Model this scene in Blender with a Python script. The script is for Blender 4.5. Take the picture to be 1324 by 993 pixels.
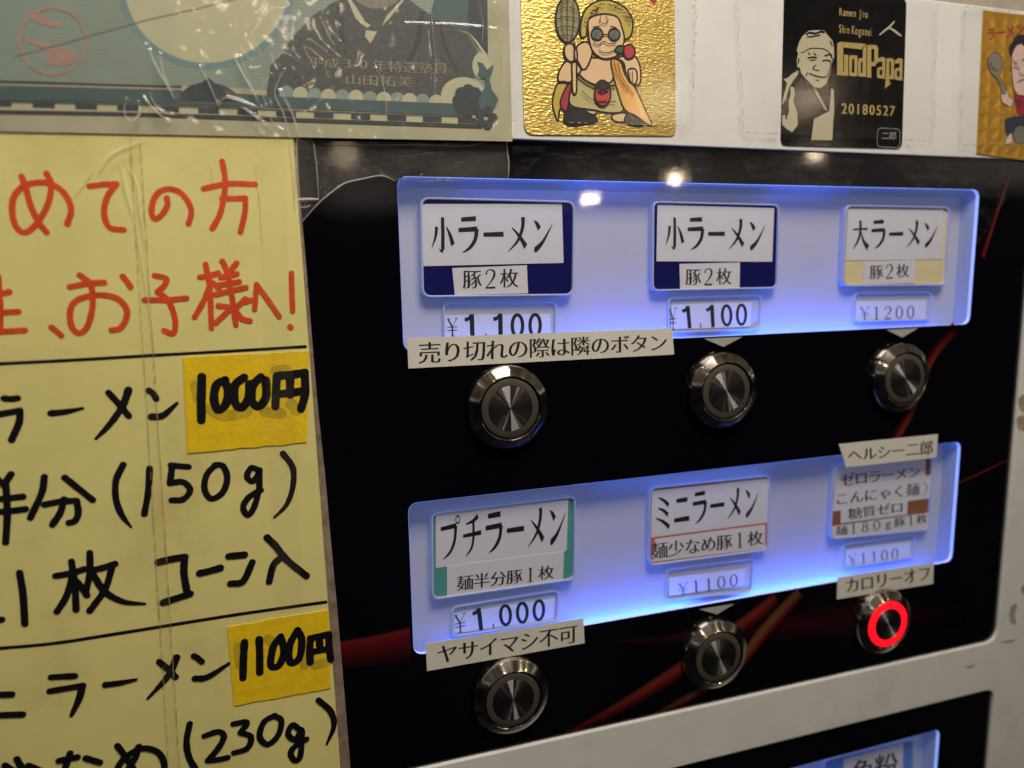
import bpy, bmesh, math, random
from mathutils import Vector, Matrix

for o in list(bpy.data.objects):
    bpy.data.objects.remove(o)
random.seed(7)
scene = bpy.context.scene
COL = scene.collection
MM = 0.001

# ------------------------------------------------------------------ camera
S = 0.205                      # metres from the lens to the button panel
F, CX, CY = 962.51, 662.0, 496.5
R = ((0.95022989, 0.0162363, -0.31112625),
     (-0.06201478, 0.98851437, -0.13781697),
     (0.30531513, 0.15025223, 0.94032278))
cam_d = bpy.data.cameras.new('camera')
cam = bpy.data.objects.new('camera', cam_d)
COL.objects.link(cam)
M3 = Matrix(((R[0][0], -R[1][0], -R[2][0]),
             (R[0][2], -R[1][2], -R[2][2]),
             (-R[0][1], R[1][1], R[2][1])))
cam.matrix_world = Matrix.Translation((0, -S, 0)) @ M3.to_4x4()
cam_d.sensor_fit = 'HORIZONTAL'
cam_d.sensor_width = 36
cam_d.lens = F / 1324 * 36
cam_d.clip_start = 0.005
cam_d.clip_end = 50
cam_d.dof.use_dof = True
cam_d.dof.focus_distance = S * 1.04
cam_d.dof.aperture_fstop = 8.0
scene.camera = cam

# ------------------------------------------------------------------ world: a dim evening room
world = bpy.data.worlds.new('World')
scene.world = world
world.use_nodes = True
wt = world.node_tree
wt.nodes.clear()
wo = wt.nodes.new('ShaderNodeOutputWorld')
wb = wt.nodes.new('ShaderNodeBackground')
wc = wt.nodes.new('ShaderNodeTexCoord')
ws = wt.nodes.new('ShaderNodeSeparateXYZ')
wr = wt.nodes.new('ShaderNodeValToRGB')
wt.links.new(wc.outputs['Generated'], ws.inputs[0])
wt.links.new(ws.outputs['Z'], wr.inputs[0])
els = wr.color_ramp.elements
els[0].position = 0.0; els[0].color = (0.006, 0.005, 0.006, 1)
els[1].position = 1.0; els[1].color = (0.10, 0.08, 0.055, 1)
for p_, c_ in ((0.07, (0.010, 0.009, 0.010, 1)), (0.095, (0.36, 0.31, 0.27, 1)), (0.125, (0.30, 0.26, 0.22, 1)), (0.15, (0.045, 0.038, 0.032, 1)), (0.5, (0.08, 0.062, 0.045, 1))):
    e = els.new(p_); e.color = c_
wn = wt.nodes.new('ShaderNodeTexNoise')       # walls, shelves and gaps of the room: uneven light
wn.inputs['Scale'].default_value = 7.0; wn.inputs['Detail'].default_value = 3.0
wm = wt.nodes.new('ShaderNodeMapping'); wm.inputs['Scale'].default_value = (1.0, 1.0, 0.35)
wt.links.new(wc.outputs['Generated'], wm.inputs[0]); wt.links.new(wm.outputs[0], wn.inputs['Vector'])
wg = wt.nodes.new('ShaderNodeMapRange')
wg.inputs['From Min'].default_value = 0.38; wg.inputs['From Max'].default_value = 0.62
wg.inputs['To Min'].default_value = 0.15; wg.inputs['To Max'].default_value = 1.6
wt.links.new(wn.outputs[0], wg.inputs[0])
wx = wt.nodes.new('ShaderNodeMix'); wx.data_type = 'RGBA'; wx.blend_type = 'MULTIPLY'; wx.inputs[0].default_value = 1.0
wt.links.new(wr.outputs[0], wx.inputs[6]); wt.links.new(wg.outputs[0], wx.inputs[7])
wt.links.new(wx.outputs[2], wb.inputs[0])
wb.inputs[1].default_value = 1.0
wt.links.new(wb.outputs[0], wo.inputs[0])

# ------------------------------------------------------------------ view and sampling
scene.view_settings.view_transform = 'Standard'
scene.view_settings.look = 'None'
scene.view_settings.exposure = 0.0
scene.view_settings.gamma = 1.0
scene.render.engine = 'CYCLES'
scene.cycles.use_denoising = True
scene.cycles.max_bounces = 10
scene.cycles.transparent_max_bounces = 24
scene.cycles.caustics_reflective = False
scene.cycles.caustics_refractive = False
scene.cycles.sample_clamp_indirect = 4.0


def at(px, py, y=0.0):
    """point of the vertical plane Y=y behind photo pixel (px, py)"""
    a, b = (px - CX) / F, (py - CY) / F
    u = R[0][0] * a + R[1][0] * b + R[2][0]
    v = R[0][1] * a + R[1][1] * b + R[2][1]
    n = R[0][2] * a + R[1][2] * b + R[2][2]
    t = (y + S) / n
    return Vector((u * t, y, -v * t))


def xz(px, py, y=0.0):
    p = at(px, py, y)
    return (p.x, p.z)


# ------------------------------------------------------------------ lamps of the shop
def area(name, loc, target, size, power, col):
    d = bpy.data.lights.new(name, 'AREA')
    d.shape = 'RECTANGLE'; d.size = size[0]; d.size_y = size[1]
    d.energy = power; d.color = col
    o = bpy.data.objects.new(name, d); COL.objects.link(o)
    o.location = loc
    o.rotation_euler = (Vector(target) - Vector(loc)).to_track_quat('-Z', 'Y').to_euler()
    return o


def bulb(name, loc, power, radius, col=(1.0, 0.78, 0.52)):
    d = bpy.data.lights.new(name, 'POINT')
    d.energy = power; d.shadow_soft_size = radius; d.color = col
    o = bpy.data.objects.new(name, d); COL.objects.link(o)
    o.location = loc
    return o


WARM = (1.0, 0.895, 0.74)
area('ceiling_lamp', (0.10, -0.25, 0.385), (0.07, 0.0, 0.02), (0.22, 0.15), 2.45, WARM)
area('ceiling_lamp', (-1.3, -1.0, 1.5), (0.1, 0.0, 0.0), (0.5, 0.12), 1.2, WARM)


def mirrored(px, py, dist):
    p = at(px, py, 0)
    return (p.x * (1 + dist / S), -dist, p.z * (1 + dist / S))


bulb('pendant_bulb', mirrored(873, 232, 2.0), 1.15, 0.017)
bulb('pendant_bulb', mirrored(758, 258, 2.2), 0.95, 0.016)
bulb('pendant_bulb', mirrored(768, 256, 2.2), 0.95, 0.016)
bulb('pendant_bulb', mirrored(1054, 200, 1.9), 0.50, 0.016)
bulb('pendant_bulb', mirrored(372, 38, 1.5), 1.10, 0.03)
bulb('pendant_bulb', mirrored(446, 200, 1.6), 0.20, 0.03)
bulb('pendant_bulb', mirrored(1043, 128, 1.6), 0.80, 0.02)
bulb('pendant_bulb', mirrored(848, 132, 1.6), 3.00, 0.05)
bulb('pendant_bulb', (-0.95, -1.2, 0.95), 0.80, 0.02)
bulb('pendant_bulb', (0.35, -1.0, 1.0), 0.70, 0.02)
bulb('pendant_bulb', (-0.25, -1.7, 1.2), 0.70, 0.02)


# ------------------------------------------------------------------ materials
def lin(c):
    return tuple(((x / 255) / 12.92 if x / 255 <= 0.04045 else ((x / 255 + 0.055) / 1.055) ** 2.4) for x in c)


ILL = (0.74, 0.66, 0.52)


def alb(r, g, b, k=1.0):
    """surface colour of something that photographs as r,g,b under the shop's warm light"""
    l = lin((r, g, b))
    return tuple(min(0.85, max(0.003, l[i] / (ILL[i] * k))) for i in range(3))


MATS = {}


def mat(name, col, rough=0.5, metal=0.0, spec=0.5, var=0.0, vscale=120, coat=0.0, coat_r=0.1, emit=None, es=1.0,
        bump=0.0, bscale=400, dirt=None, dscale=60, dirt_amt=0.5, rvar=0.0):
    if name in MATS:
        return MATS[name]
    m = bpy.data.materials.new(name)
    m.use_nodes = True
    nt = m.node_tree
    p = nt.nodes['Principled BSDF']
    p.inputs['Base Color'].default_value = (*col, 1)
    p.inputs['Roughness'].default_value = rough
    p.inputs['Metallic'].default_value = metal
    p.inputs['Specular IOR Level'].default_value = spec
    p.inputs['Coat Weight'].default_value = coat
    p.inputs['Coat Roughness'].default_value = coat_r
    if emit:
        p.inputs['Emission Color'].default_value = (*emit, 1)
        p.inputs['Emission Strength'].default_value = es
    tc = nt.nodes.new('ShaderNodeTexCoord')

    def noise(scale, detail=5, rough_=0.6):
        n = nt.nodes.new('ShaderNodeTexNoise')
        n.inputs['Scale'].default_value = scale
        n.inputs['Detail'].default_value = detail
        n.inputs['Roughness'].default_value = rough_
        nt.links.new(tc.outputs['Object'], n.inputs['Vector'])
        return n
    last = None
    if var > 0:
        n = noise(vscale)
        mr = nt.nodes.new('ShaderNodeMapRange')
        mr.inputs['From Min'].default_value = 0.3; mr.inputs['From Max'].default_value = 0.7
        mr.inputs['To Min'].default_value = 1 - var; mr.inputs['To Max'].default_value = 1 + var
        nt.links.new(n.outputs[0], mr.inputs[0])
        mx = nt.nodes.new('ShaderNodeMix'); mx.data_type = 'RGBA'; mx.blend_type = 'MULTIPLY'
        mx.inputs[0].default_value = 1.0
        mx.inputs[6].default_value = (*col, 1)
        cb = nt.nodes.new('ShaderNodeCombineColor')
        for i in range(3):
            nt.links.new(mr.outputs[0], cb.inputs[i])
        nt.links.new(cb.outputs[0], mx.inputs[7])
        last = mx.outputs[2]
    if dirt:
        n = noise(dscale, 6, 0.65)
        rp = nt.nodes.new('ShaderNodeValToRGB')
        rp.color_ramp.elements[0].position = 0.52; rp.color_ramp.elements[0].color = (0, 0, 0, 1)
        rp.color_ramp.elements[1].position = 0.75; rp.color_ramp.elements[1].color = (dirt_amt,) * 3 + (1,)
        nt.links.new(n.outputs[0], rp.inputs[0])
        mx = nt.nodes.new('ShaderNodeMix'); mx.data_type = 'RGBA'
        nt.links.new(rp.outputs[0], mx.inputs[0])
        if last is None:
            mx.inputs[6].default_value = (*col, 1)
        else:
            nt.links.new(last, mx.inputs[6])
        mx.inputs[7].default_value = (*dirt, 1)
        last = mx.outputs[2]
    if last is not None:
        nt.links.new(last, p.inputs['Base Color'])
    if rvar > 0:
        n = noise(bscale * 0.3, 6, 0.7)
        mr = nt.nodes.new('ShaderNodeMapRange')
        mr.inputs['From Min'].default_value = 0.35; mr.inputs['From Max'].default_value = 0.7
        mr.inputs['To Min'].default_value = rough; mr.inputs['To Max'].default_value = rough + rvar
        nt.links.new(n.outputs[0], mr.inputs[0])
        nt.links.new(mr.outputs[0], p.inputs['Roughness'])
    if bump > 0:
        n = noise(bscale)
        b = nt.nodes.new('ShaderNodeBump')
        b.inputs['Strength'].default_value = bump
        b.inputs['Distance'].default_value = 0.0005
        nt.links.new(n.outputs[0], b.inputs['Height'])
        nt.links.new(b.outputs[0], p.inputs['Normal'])
    MATS[name] = m
    return m


def film_mat(name, veil, rough=0.06, tint=(0.9, 0.88, 0.85), bump=0.0, bscale=500, vvar=False, gloss=1.0, stretch=(1, 1, 1)):
    """thin clear plastic: see-through, a mirror-like skin, a little milky veil"""
    m = bpy.data.materials.new(name); m.use_nodes = True
    nt = m.node_tree; nt.nodes.clear()
    out = nt.nodes.new('ShaderNodeOutputMaterial')
    tr = nt.nodes.new('ShaderNodeBsdfTransparent')
    tr.inputs[0].default_value = (1, 1, 1, 1)
    df = nt.nodes.new('ShaderNodeBsdfDiffuse'); df.inputs[0].default_value = (*tint, 1)
    gl = nt.nodes.new('ShaderNodeBsdfGlossy'); gl.inputs['Roughness'].default_value = rough
    fr = nt.nodes.new('ShaderNodeFresnel'); fr.inputs[0].default_value = 1.5
    m1 = nt.nodes.new('ShaderNodeMixShader'); m1.inputs[0].default_value = veil
    m2 = nt.nodes.new('ShaderNodeMixShader')
    nt.links.new(tr.outputs[0], m1.inputs[1]); nt.links.new(df.outputs[0], m1.inputs[2])
    # only the outer skin mirrors; light coming from behind passes straight through
    ge = nt.nodes.new('ShaderNodeNewGeometry')
    sb_ = nt.nodes.new('ShaderNodeMath'); sb_.operation = 'SUBTRACT'; sb_.inputs[0].default_value = 1.0
    mu_ = nt.nodes.new('ShaderNodeMath'); mu_.operation = 'MULTIPLY'
    sb_.inputs[0].default_value = gloss
    nt.links.new(ge.outputs['Backfacing'], sb_.inputs[1])
    nt.links.new(fr.outputs[0], mu_.inputs[0]); nt.links.new(sb_.outputs[0], mu_.inputs[1])
    nt.links.new(mu_.outputs[0], m2.inputs[0])
    nt.links.new(m1.outputs[0], m2.inputs[1]); nt.links.new(gl.outputs[0], m2.inputs[2])
    nt.links.new(m2.outputs[0], out.inputs[0])
    tc = nt.nodes.new('ShaderNodeTexCoord')
    if vvar:
        n = nt.nodes.new('ShaderNodeTexNoise'); n.inputs['Scale'].default_value = 90
        n.inputs['Detail'].default_value = 8; n.inputs['Roughness'].default_value = 0.7
        mp = nt.nodes.new('ShaderNodeMapping'); mp.inputs['Scale'].default_value = stretch
        nt.links.new(tc.outputs['Object'], mp.inputs[0]); nt.links.new(mp.outputs[0], n.inputs['Vector'])
        mr = nt.nodes.new('ShaderNodeMapRange')
        mr.inputs['From Min'].default_value = 0.35 if gloss else 0.45; mr.inputs['From Max'].default_value = 0.7
        mr.inputs['To Min'].default_value = veil * 0.35 if gloss else 0.0; mr.inputs['To Max'].default_value = veil * 2.0
        nt.links.new(n.outputs[0], mr.inputs[0]); nt.links.new(mr.outputs[0], m1.inputs[0])
    if bump:
        n = nt.nodes.new('ShaderNodeTexNoise'); n.inputs['Scale'].default_value = bscale
        n.inputs['Detail'].default_value = 4
        nt.links.new(tc.outputs['Object'], n.inputs['Vector'])
        b = nt.nodes.new('ShaderNodeBump'); b.inputs['Strength'].default_value = bump
        b.inputs['Distance'].default_value = 0.0006
        nt.links.new(n.outputs[0], b.inputs['Height'])
        nt.links.new(b.outputs[0], gl.inputs['Normal']); nt.links.new(b.outputs[0], fr.inputs['Normal'])
    MATS[name] = m
    return m


# ------------------------------------------------------------------ objects
W = {}


def link(name, me, m, parent=None, origin=None, smooth=False):
    """mesh given in world coordinates -> object whose origin is its middle"""
    if origin is None:
        xs = [v.co for v in me.vertices]
        mn = Vector((min(c.x for c in xs), min(c.y for c in xs), min(c.z for c in xs)))
        mxv = Vector((max(c.x for c in xs), max(c.y for c in xs), max(c.z for c in xs)))
        origin = (mn + mxv) / 2
    origin = Vector(origin)
    me.transform(Matrix.Translation(-origin))
    me.materials.clear()
    me.materials.append(m)
    if smooth:
        for p in me.polygons:
            p.use_smooth = True
    o = bpy.data.objects.new(name, me)
    COL.objects.link(o)
    W[o] = origin
    if parent:
        o.parent = parent
        o.location = origin - W[parent]
    else:
        o.location = origin
    return o


def empty(name, loc):
    o = bpy.data.objects.new(name, None)
    o.empty_display_size = 0.01
    COL.objects.link(o)
    o.location = loc
    W[o] = Vector(loc)
    return o


def tag(o, label, cat=None, group=None):
    o['label'] = label
    if cat:
        o['category'] = cat
    if group:
        o['group'] = group
    return o


def mesh(verts, faces, uvs=None):
    me = bpy.data.meshes.new('m')
    me.from_pydata([tuple(v) for v in verts], [], faces)
    if uvs:
        ul = me.uv_layers.new(name='UVMap')
        for l in me.loops:
            ul.data[l.index].uv = uvs[l.vertex_index]
    me.update()
    return me


def fillet(pts, rad, seg=6):
    """round the corners of a polygon of (x, z)"""
    out = []
    n = len(pts)
    for i in range(n):
        r = rad[i] if isinstance(rad, (list, tuple)) else rad
        p = Vector(pts[i]); a = Vector(pts[i - 1]); b = Vector(pts[(i + 1) % n])
        if r <= 0:
            out.append((p.x, p.y)); continue
        da, db = (a - p), (b - p)
        r = min(r, da.length * 0.49, db.length * 0.49)
        p0 = p + da.normalized() * r; p1 = p + db.normalized() * r
        for k in range(seg + 1):
            t = k / seg
            q = p0 * (1 - t) ** 2 + p * 2 * t * (1 - t) + p1 * t ** 2
            out.append((q.x, q.y))
    return out


def plate(outer, holes, y_front, thick, bevel=0.0, bres=2):
    """flat plate with holes in the XZ plane, front face at y_front, made of bevelled outline curves"""
    cu = bpy.data.curves.new('c', 'CURVE')
    cu.dimensions = '2D'; cu.fill_mode = 'BOTH'
    for loop in [outer] + list(holes):
        sp = cu.splines.new('POLY')
        sp.points.add(len(loop) - 1)
        for i, (x, z) in enumerate(loop):
            sp.points[i].co = (x, z, 0, 1)
        sp.use_cyclic_u = True
    cu.extrude = max(1e-6, thick / 2 - bevel)
    cu.bevel_depth = bevel
    cu.bevel_resolution = bres
    cu.offset = -bevel
    ob = bpy.data.objects.new('c', cu); COL.objects.link(ob)
    bpy.context.view_layer.update()
    dg = bpy.context.evaluated_depsgraph_get()
    me = bpy.data.meshes.new_from_object(ob.evaluated_get(dg))
    bpy.data.objects.remove(ob)
    for v in me.vertices:
        x, y, z = v.co
        v.co = (x, y_front + thick / 2 - z, y)
    me.update()
    return me


def sheet(pts, y, back=0.00012):
    """thin slab from a polygon of (x, z): a piece of paper, its front at y"""
    n = len(pts)
    area2 = sum(pts[i][0] * pts[(i + 1) % n][1] - pts[(i + 1) % n][0] * pts[i][1] for i in range(n))
    if area2 < 0:
        pts = pts[::-1]
    vs = [(x, y, z) for x, z in pts] + [(x, y + back, z) for x, z in pts]
    fs = [tuple(range(n)), tuple(range(2 * n - 1, n - 1, -1))]
    for i in range(n):
        j = (i + 1) % n
        fs.append((i, i + n, j + n, j))
    return mesh(vs, fs)


def flat(polys, y, step=4e-6):
    """several ink areas lying on paper: polygons of (x, z), each a hair above the one before"""
    vs, fs = [], []
    for k, pts in enumerate(polys):
        n = len(pts)
        area2 = sum(pts[i][0] * pts[(i + 1) % n][1] - pts[(i + 1) % n][0] * pts[i][1] for i in range(n))
        if area2 < 0:
            pts = pts[::-1]
        b = len(vs)
        vs += [(x, y - k * step, z) for x, z in pts]
        fs.append(tuple(range(b, b + n)))
    return mesh(vs, fs)


def catmull(pts, sub=6, closed=False):
    if len(pts) < 3:
        if len(pts) == 2:
            a, b = Vector(pts[0]), Vector(pts[1])
            return [tuple(a.lerp(b, i / 4)) for i in range(5)]
        return [tuple(p) for p in pts]
    P = [Vector(p) for p in pts]
    n = len(P)
    out = []
    rng = range(n) if closed else range(n - 1)
    for i in rng:
        p1, p2 = P[i], P[(i + 1) % n]
        p0 = P[i - 1] if (closed or i > 0) else p1 * 2 - p2
        p3 = P[(i + 2) % n] if (closed or i < n - 2) else p2 * 2 - p1
        for k in range(sub):
            t = k / sub
            out.append(tuple(0.5 * ((2 * p1) + (p2 - p0) * t + (2 * p0 - 5 * p1 + 4 * p2 - p3) * t * t
                                    + (3 * p1 - p0 - 3 * p2 + p3) * t ** 3)))
    if not closed:
        out.append(tuple(P[-1]))
    return out


def ribbon(pts, widths, closed=False, cap=True):
    """outline strip of a brush stroke: returns (verts2d, faces, uv)"""
    n = len(pts)
    P = [Vector(p) for p in pts]
    L, Rr = [], []
    for i in range(n):
        if closed:
            d = P[(i + 1) % n] - P[i - 1]
        else:
            d = P[min(i + 1, n - 1)] - P[max(i - 1, 0)]
        if d.length < 1e-12:
            d = Vector((1, 0))
        d.normalize()
        nn = Vector((-d.y, d.x))
        w = widths[i] / 2
        L.append(P[i] + nn * w); Rr.append(P[i] - nn * w)
    vs = [tuple(v) for v in L] + [tuple(v) for v in Rr]
    uv = [(i / max(1, n - 1), 1) for i in range(n)] + [(i / max(1, n - 1), 0) for i in range(n)]
    fs = []
    for i in range(n if closed else n - 1):
        j = (i + 1) % n
        fs.append((i, n + i, n + j, j))
    if cap and not closed:
        for e, o_ in ((0, -1), (n - 1, 1)):
            w = widths[e] / 2
            d = (P[1] - P[0]) if e == 0 else (P[-1] - P[-2])
            if d.length < 1e-12 or w < 1e-6:
                continue
            d.normalize(); d *= o_
            nn = Vector((-d.y, d.x))
            b = len(vs)
            arc = [P[e] + nn * w * math.cos(t) + d * w * math.sin(t) for t in [math.pi * k / 6 for k in range(7)]]
            vs += [tuple(v) for v in arc]
            uv += [(e / max(1, n - 1), 0.5)] * 7
            fs.append(tuple(range(b + 6, b - 1, -1)))
    return vs, fs, uv


def strokes_mesh(strokes, y, conv=None, step=4e-6, wob=0.0, cap=True):
    """strokes: (points, width or list of widths[, closed]) -> one flat mesh of ink on the plane Y=y"""
    V, Fc, UV = [], [], []
    for k, st in enumerate(strokes):
        pts, w = st[0], st[1]
        closed = len(st) > 2 and st[2]
        if conv:
            pts = [conv(*p) for p in pts]
        nn = len(pts)
        if not isinstance(w, (list, tuple)):
            w = [w] * nn
        elif len(w) != nn:
            w = [w[0] + (w[-1] - w[0]) * i / (nn - 1) for i in range(nn)]
        q = catmull([(*p, ww) for p, ww in zip(pts, w)], 6, closed)
        pp = [(a[0], a[1]) for a in q]
        ww = [max(1e-6, a[2]) * (1 + wob * random.uniform(-1, 1)) for a in q]
        vs, fs, uv = ribbon(pp, ww, closed, cap)
        nq = len(pp)
        b = len(V)
        for i_, v in enumerate(vs):
            V.append((v[0], y - k * step - (i_ % nq if i_ < 2 * nq else nq) * 3e-7, v[1]))
        UV += uv
        for f in fs:
            Fc.append(tuple(b + i for i in f))
    me = mesh(V, Fc, UV)
    face_front(me)
    return me


def face_front(me):
    bm = bmesh.new(); bm.from_mesh(me)
    bm.normal_update()
    rev = [f for f in bm.faces if f.normal.y > 0]
    if rev:
        bmesh.ops.reverse_faces(bm, faces=rev)
    bm.to_mesh(me); bm.free(); me.update()


# ------------------------------------------------------------------ lettering
GL = {}


def glyph(ch, thin=0.018, bold=0.0):
    """outline of one printed character: cross strokes thinned, upright strokes kept, as in a Ming typeface"""
    key = (ch, thin, bold)
    if key in GL:
        return GL[key]
    cu = bpy.data.curves.new('t', 'FONT')
    cu.body = ch; cu.resolution_u = 3
    ob = bpy.data.objects.new('t', cu); COL.objects.link(ob)
    bpy.context.view_layer.update()
    dg = bpy.context.evaluated_depsgraph_get()
    me = bpy.data.meshes.new_from_object(ob.evaluated_get(dg))
    bpy.data.objects.remove(ob)
    bm = bmesh.new(); bm.from_mesh(me)
    bmesh.ops.remove_doubles(bm, verts=bm.verts, dist=1e-5)
    for f in bm.faces:
        f.normal_update()
        if f.normal.z < 0:
            f.normal_flip()
    mv = {}
    for e in bm.edges:
        if len(e.link_loops) == 1:
            l = e.link_loops[0]
            a, b = l.vert.co, l.link_loop_next.vert.co
            d = (b - a)
            if d.length < 1e-9:
                continue
            n = Vector((-d.y, d.x)).normalized()
            for v in (l.vert, l.link_loop_next.vert):
                mv.setdefault(v, []).append(n)
    for v, ns in mv.items():
        n = sum(ns, Vector((0, 0))) / len(ns)
        if n.length > 1e-6:
            n.normalize()
        v.co.x -= n.x * bold
        v.co.y += n.y * thin
    vs = [(v.co.x, v.co.y) for v in bm.verts]
    idx = {v: i for i, v in enumerate(bm.verts)}
    fs = [tuple(idx[v] for v in f.verts) for f in bm.faces]
    bm.free(); bpy.data.meshes.remove(me)
    GL[key] = (vs, fs)
    return GL[key]


def unit_ribbons(strokes, fat=1.0):
    vs, fs = [], []
    for st in strokes:
        pts, w = st[0], st[1]
        closed = len(st) > 2 and st[2]
        nn = len(pts)
        if not isinstance(w, (list, tuple)):
            w = [w] * nn
        elif len(w) != nn:
            w = [w[0] + (w[-1] - w[0]) * i / (nn - 1) for i in range(nn)]
        q = catmull([(p[0], p[1], ww) for p, ww in zip(pts, w)], 6, closed)
        v2, f2, _ = ribbon([(a[0], a[1]) for a in q], [max(0.004, a[2]) * fat for a in q], closed, cap=False)
        b = len(vs)
        vs += v2
        fs += [tuple(b + i for i in f) for f in f2]
    return vs, fs


def ring_(cx, cy, rx, ry, side, top):
    pts, w = [], []
    for i in range(16):
        t = 2 * math.pi * i / 16
        pts.append((cx + rx * math.cos(t), cy + ry * math.sin(t)))
        w.append(top + (side - top) * abs(math.cos(t)) ** 1.3)
    return (pts, w, True)


# brush shapes, y downwards in a unit box
BR = {
    '小': [([(.5, .02), (.51, .45), (.5, .92)], [.12, .13, .13]), ([(.5, .92), (.43, .95), (.34, .88)], [.12, .06, .02]),
          ([(.24, .28), (.19, .55), (.02, .86)], [.12, .09, .02]), ([(.66, .28), (.82, .5), (.95, .78)], [.03, .11, .15])],
    '大': [([(.04, .33), (.96, .3)], [.05, .07]), ([(.5, .02), (.49, .42), (.32, .74), (.02, 1.)], [.13, .12, .09, .02]),
          ([(.52, .34), (.68, .7), (.98, .97)], [.04, .11, .2])],
    'ラ': [([(.18, .08), (.84, .05)], [.1, .12]), ([(.06, .37), (.9, .34)], [.1, .12]),
          ([(.88, .33), (.8, .64), (.55, .87), (.24, 1.)], [.16, .13, .09, .02])],
    'ー': [([(.04, .5), (.96, .49)], [.1, .12])],
    'メ': [([(.72, .0), (.7, .3), (.48, .68), (.04, 1.)], [.15, .13, .09, .02]), ([(.2, .3), (.55, .55), (.86, .86)], [.03, .1, .17])],
    'ン': [([(.1, .1), (.24, .2), (.36, .34)], [.03, .12, .16]), ([(.12, .94), (.22, .93), (.55, .7), (.97, .2)], [.1, .15, .1, .02])],
    'プ': [([(.04, .27), (.82, .22)], [.08, .1]), ([(.8, .22), (.74, .58), (.52, .84), (.16, 1.)], [.13, .11, .08, .02]),
          ([(.9 + .1 * math.cos(t * math.pi / 4), .08 + .09 * math.sin(t * math.pi / 4)) for t in range(8)], .035, True)],
    'チ': [([(.8, .04), (.55, .15), (.18, .22)], [.12, .08, .03]), ([(.03, .5), (.97, .46)], [.07, .1]),
          ([(.56, .15), (.57, .55), (.46, .82), (.18, 1.)], [.1, .1, .08, .02])],
    'ミ': [([(.16, .06), (.5, .16), (.82, .32)], [.03, .09, .13]), ([(.16, .38), (.5, .47), (.78, .62)], [.03, .09, .13]),
          ([(.04, .68), (.5, .82), (.86, 1.)], [.03, .1, .14])],
    'ニ': [([(.16, .22), (.86, .2)], [.1, .13]), ([(.02, .82), (.98, .8)], [.11, .14])],
    # figures with thick uprights and hairline tops
    '0': [ring_(.5, .5, .27, .47, .12, .05)],
    '1': [([(.52, .02), (.52, .98)], .12), ([(.34, .12), (.52, .03)], [.03, .07]), ([(.34, .98), (.7, .98)], .04)],
    '2': [([(.24, .28), (.3, .1), (.5, .03), (.72, .14), (.72, .36), (.5, .66), (.22, .94)], [.1, .06, .05, .11, .12, .07, .05]),
          ([(.2, .95), (.78, .94)], [.07, .1])],
    '8': [ring_(.5, .25, .2, .22, .1, .045), ring_(.5, .72, .25, .26, .11, .045)],
    '¥': [([(.2, .05), (.5, .5)], [.09, .09]), ([(.82, .05), (.5, .5)], [.03, .03]), ([(.5, .48), (.5, .98)], .09),
          ([(.14, .5), (.86, .5)], .04), ([(.14, .68), (.86, .68)], .04), ([(.36, .98), (.64, .98)], .03),
          ([(.1, .04), (.36, .04)], .03), ([(.68, .04), (.92, .04)], .03)],
    ')': [([(.2, .0), (.5, .25), (.55, .5), (.5, .75), (.2, 1.)], [.02, .05, .06, .05, .02])],
}
# bolder grotesque figures of the larger price tags
BG = {
    '0': [ring_(.5, .5, .33, .43, .2, .12)],
    '1': [([(.56, .0), (.56, 1.)], .25), ([(.12, .22), (.35, .18), (.5, .04)], [.14, .14, .1])],
    '.': [([(.44, .9), (.6, .9)], .2)],
    '¥': BR['¥'],
}


def text_units(body, table=None, thin=0.02, bold=0.0, widths=None, pad=0.06):
    """characters side by side: (verts in a unit box with y down, faces)"""
    V, Fc = [], []
    x = 0.0
    for i, ch in enumerate(body):
        w = widths.get(ch, 1.0) if widths else 1.0
        if ch != ' ':
            if table and ch in table:
                vs, fs = unit_ribbons(table[ch], 1.18 if ord(ch) > 0x2000 else 1.1)
                vs = [(x + w * (pad + (1 - 2 * pad) * a), b) for a, b in vs]
            else:
                g, fs = glyph(ch, thin, bold)
                if ord(ch) > 0x2000:
                    vs = [(x + w * a / 0.96, (0.845 - b) / 0.96) for a, b in g]
                else:
                    mnx = min(a for a, b in g); mxx = max(a for a, b in g)
                    k = 1.05 if table is not None else w / 0.62
                    cx = (mnx + mxx) / 2
                    vs = [(x + w * 0.5 + (a - cx) * k, 0.86 - b * 1.15) for a, b in g]
            b0 = len(V)
            V += vs
            Fc += [tuple(b0 + j for j in f) for f in fs]
        x += w
    return V, Fc


def in_quad(V, Fc, quad, y, ink=0.00003):
    """stretch unit lettering onto the quad (four (x, z): TL TR BR BL) of the plane Y=y"""
    mnx = min(v[0] for v in V); mxx = max(v[0] for v in V)
    mny = min(v[1] for v in V); mxy = max(v[1] for v in V)
    tl, tr, br, bl = [Vector(q) for q in quad]
    out = []
    for a, b in V:
        s = (a - mnx) / (mxx - mnx); t = (b - mny) / (mxy - mny)
        p = (tl * (1 - s) + tr * s) * (1 - t) + (bl * (1 - s) + br * s) * t
        out.append((p.x, y - ink, p.y))
    # pieces of a character that cross lie a hair apart
    isl = 0
    par = list(range(len(out)))

    def find(i):
        while par[i] != i:
            par[i] = par[par[i]]; i = par[i]
        return i
    for f in Fc:
        for j in f[1:]:
            par[find(j)] = find(f[0])
    ids = {}
    res = []
    for i, p in enumerate(out):
        r = find(i)
        k = ids.setdefault(r, len(ids))
        res.append((p[0], p[1] - (k % 8) * 2e-6, p[2]))
    me = mesh(res, Fc)
    face_front(me)
    return me


def crop(ox, oy, s):
    return lambda x, y: (ox + x / s, oy + y / s)


def pq(pts, c, y):
    """pixel points of a zoomed crop -> (x, z) on the plane Y=y"""
    return [xz(*c(*p), y) for p in pts]


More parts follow.
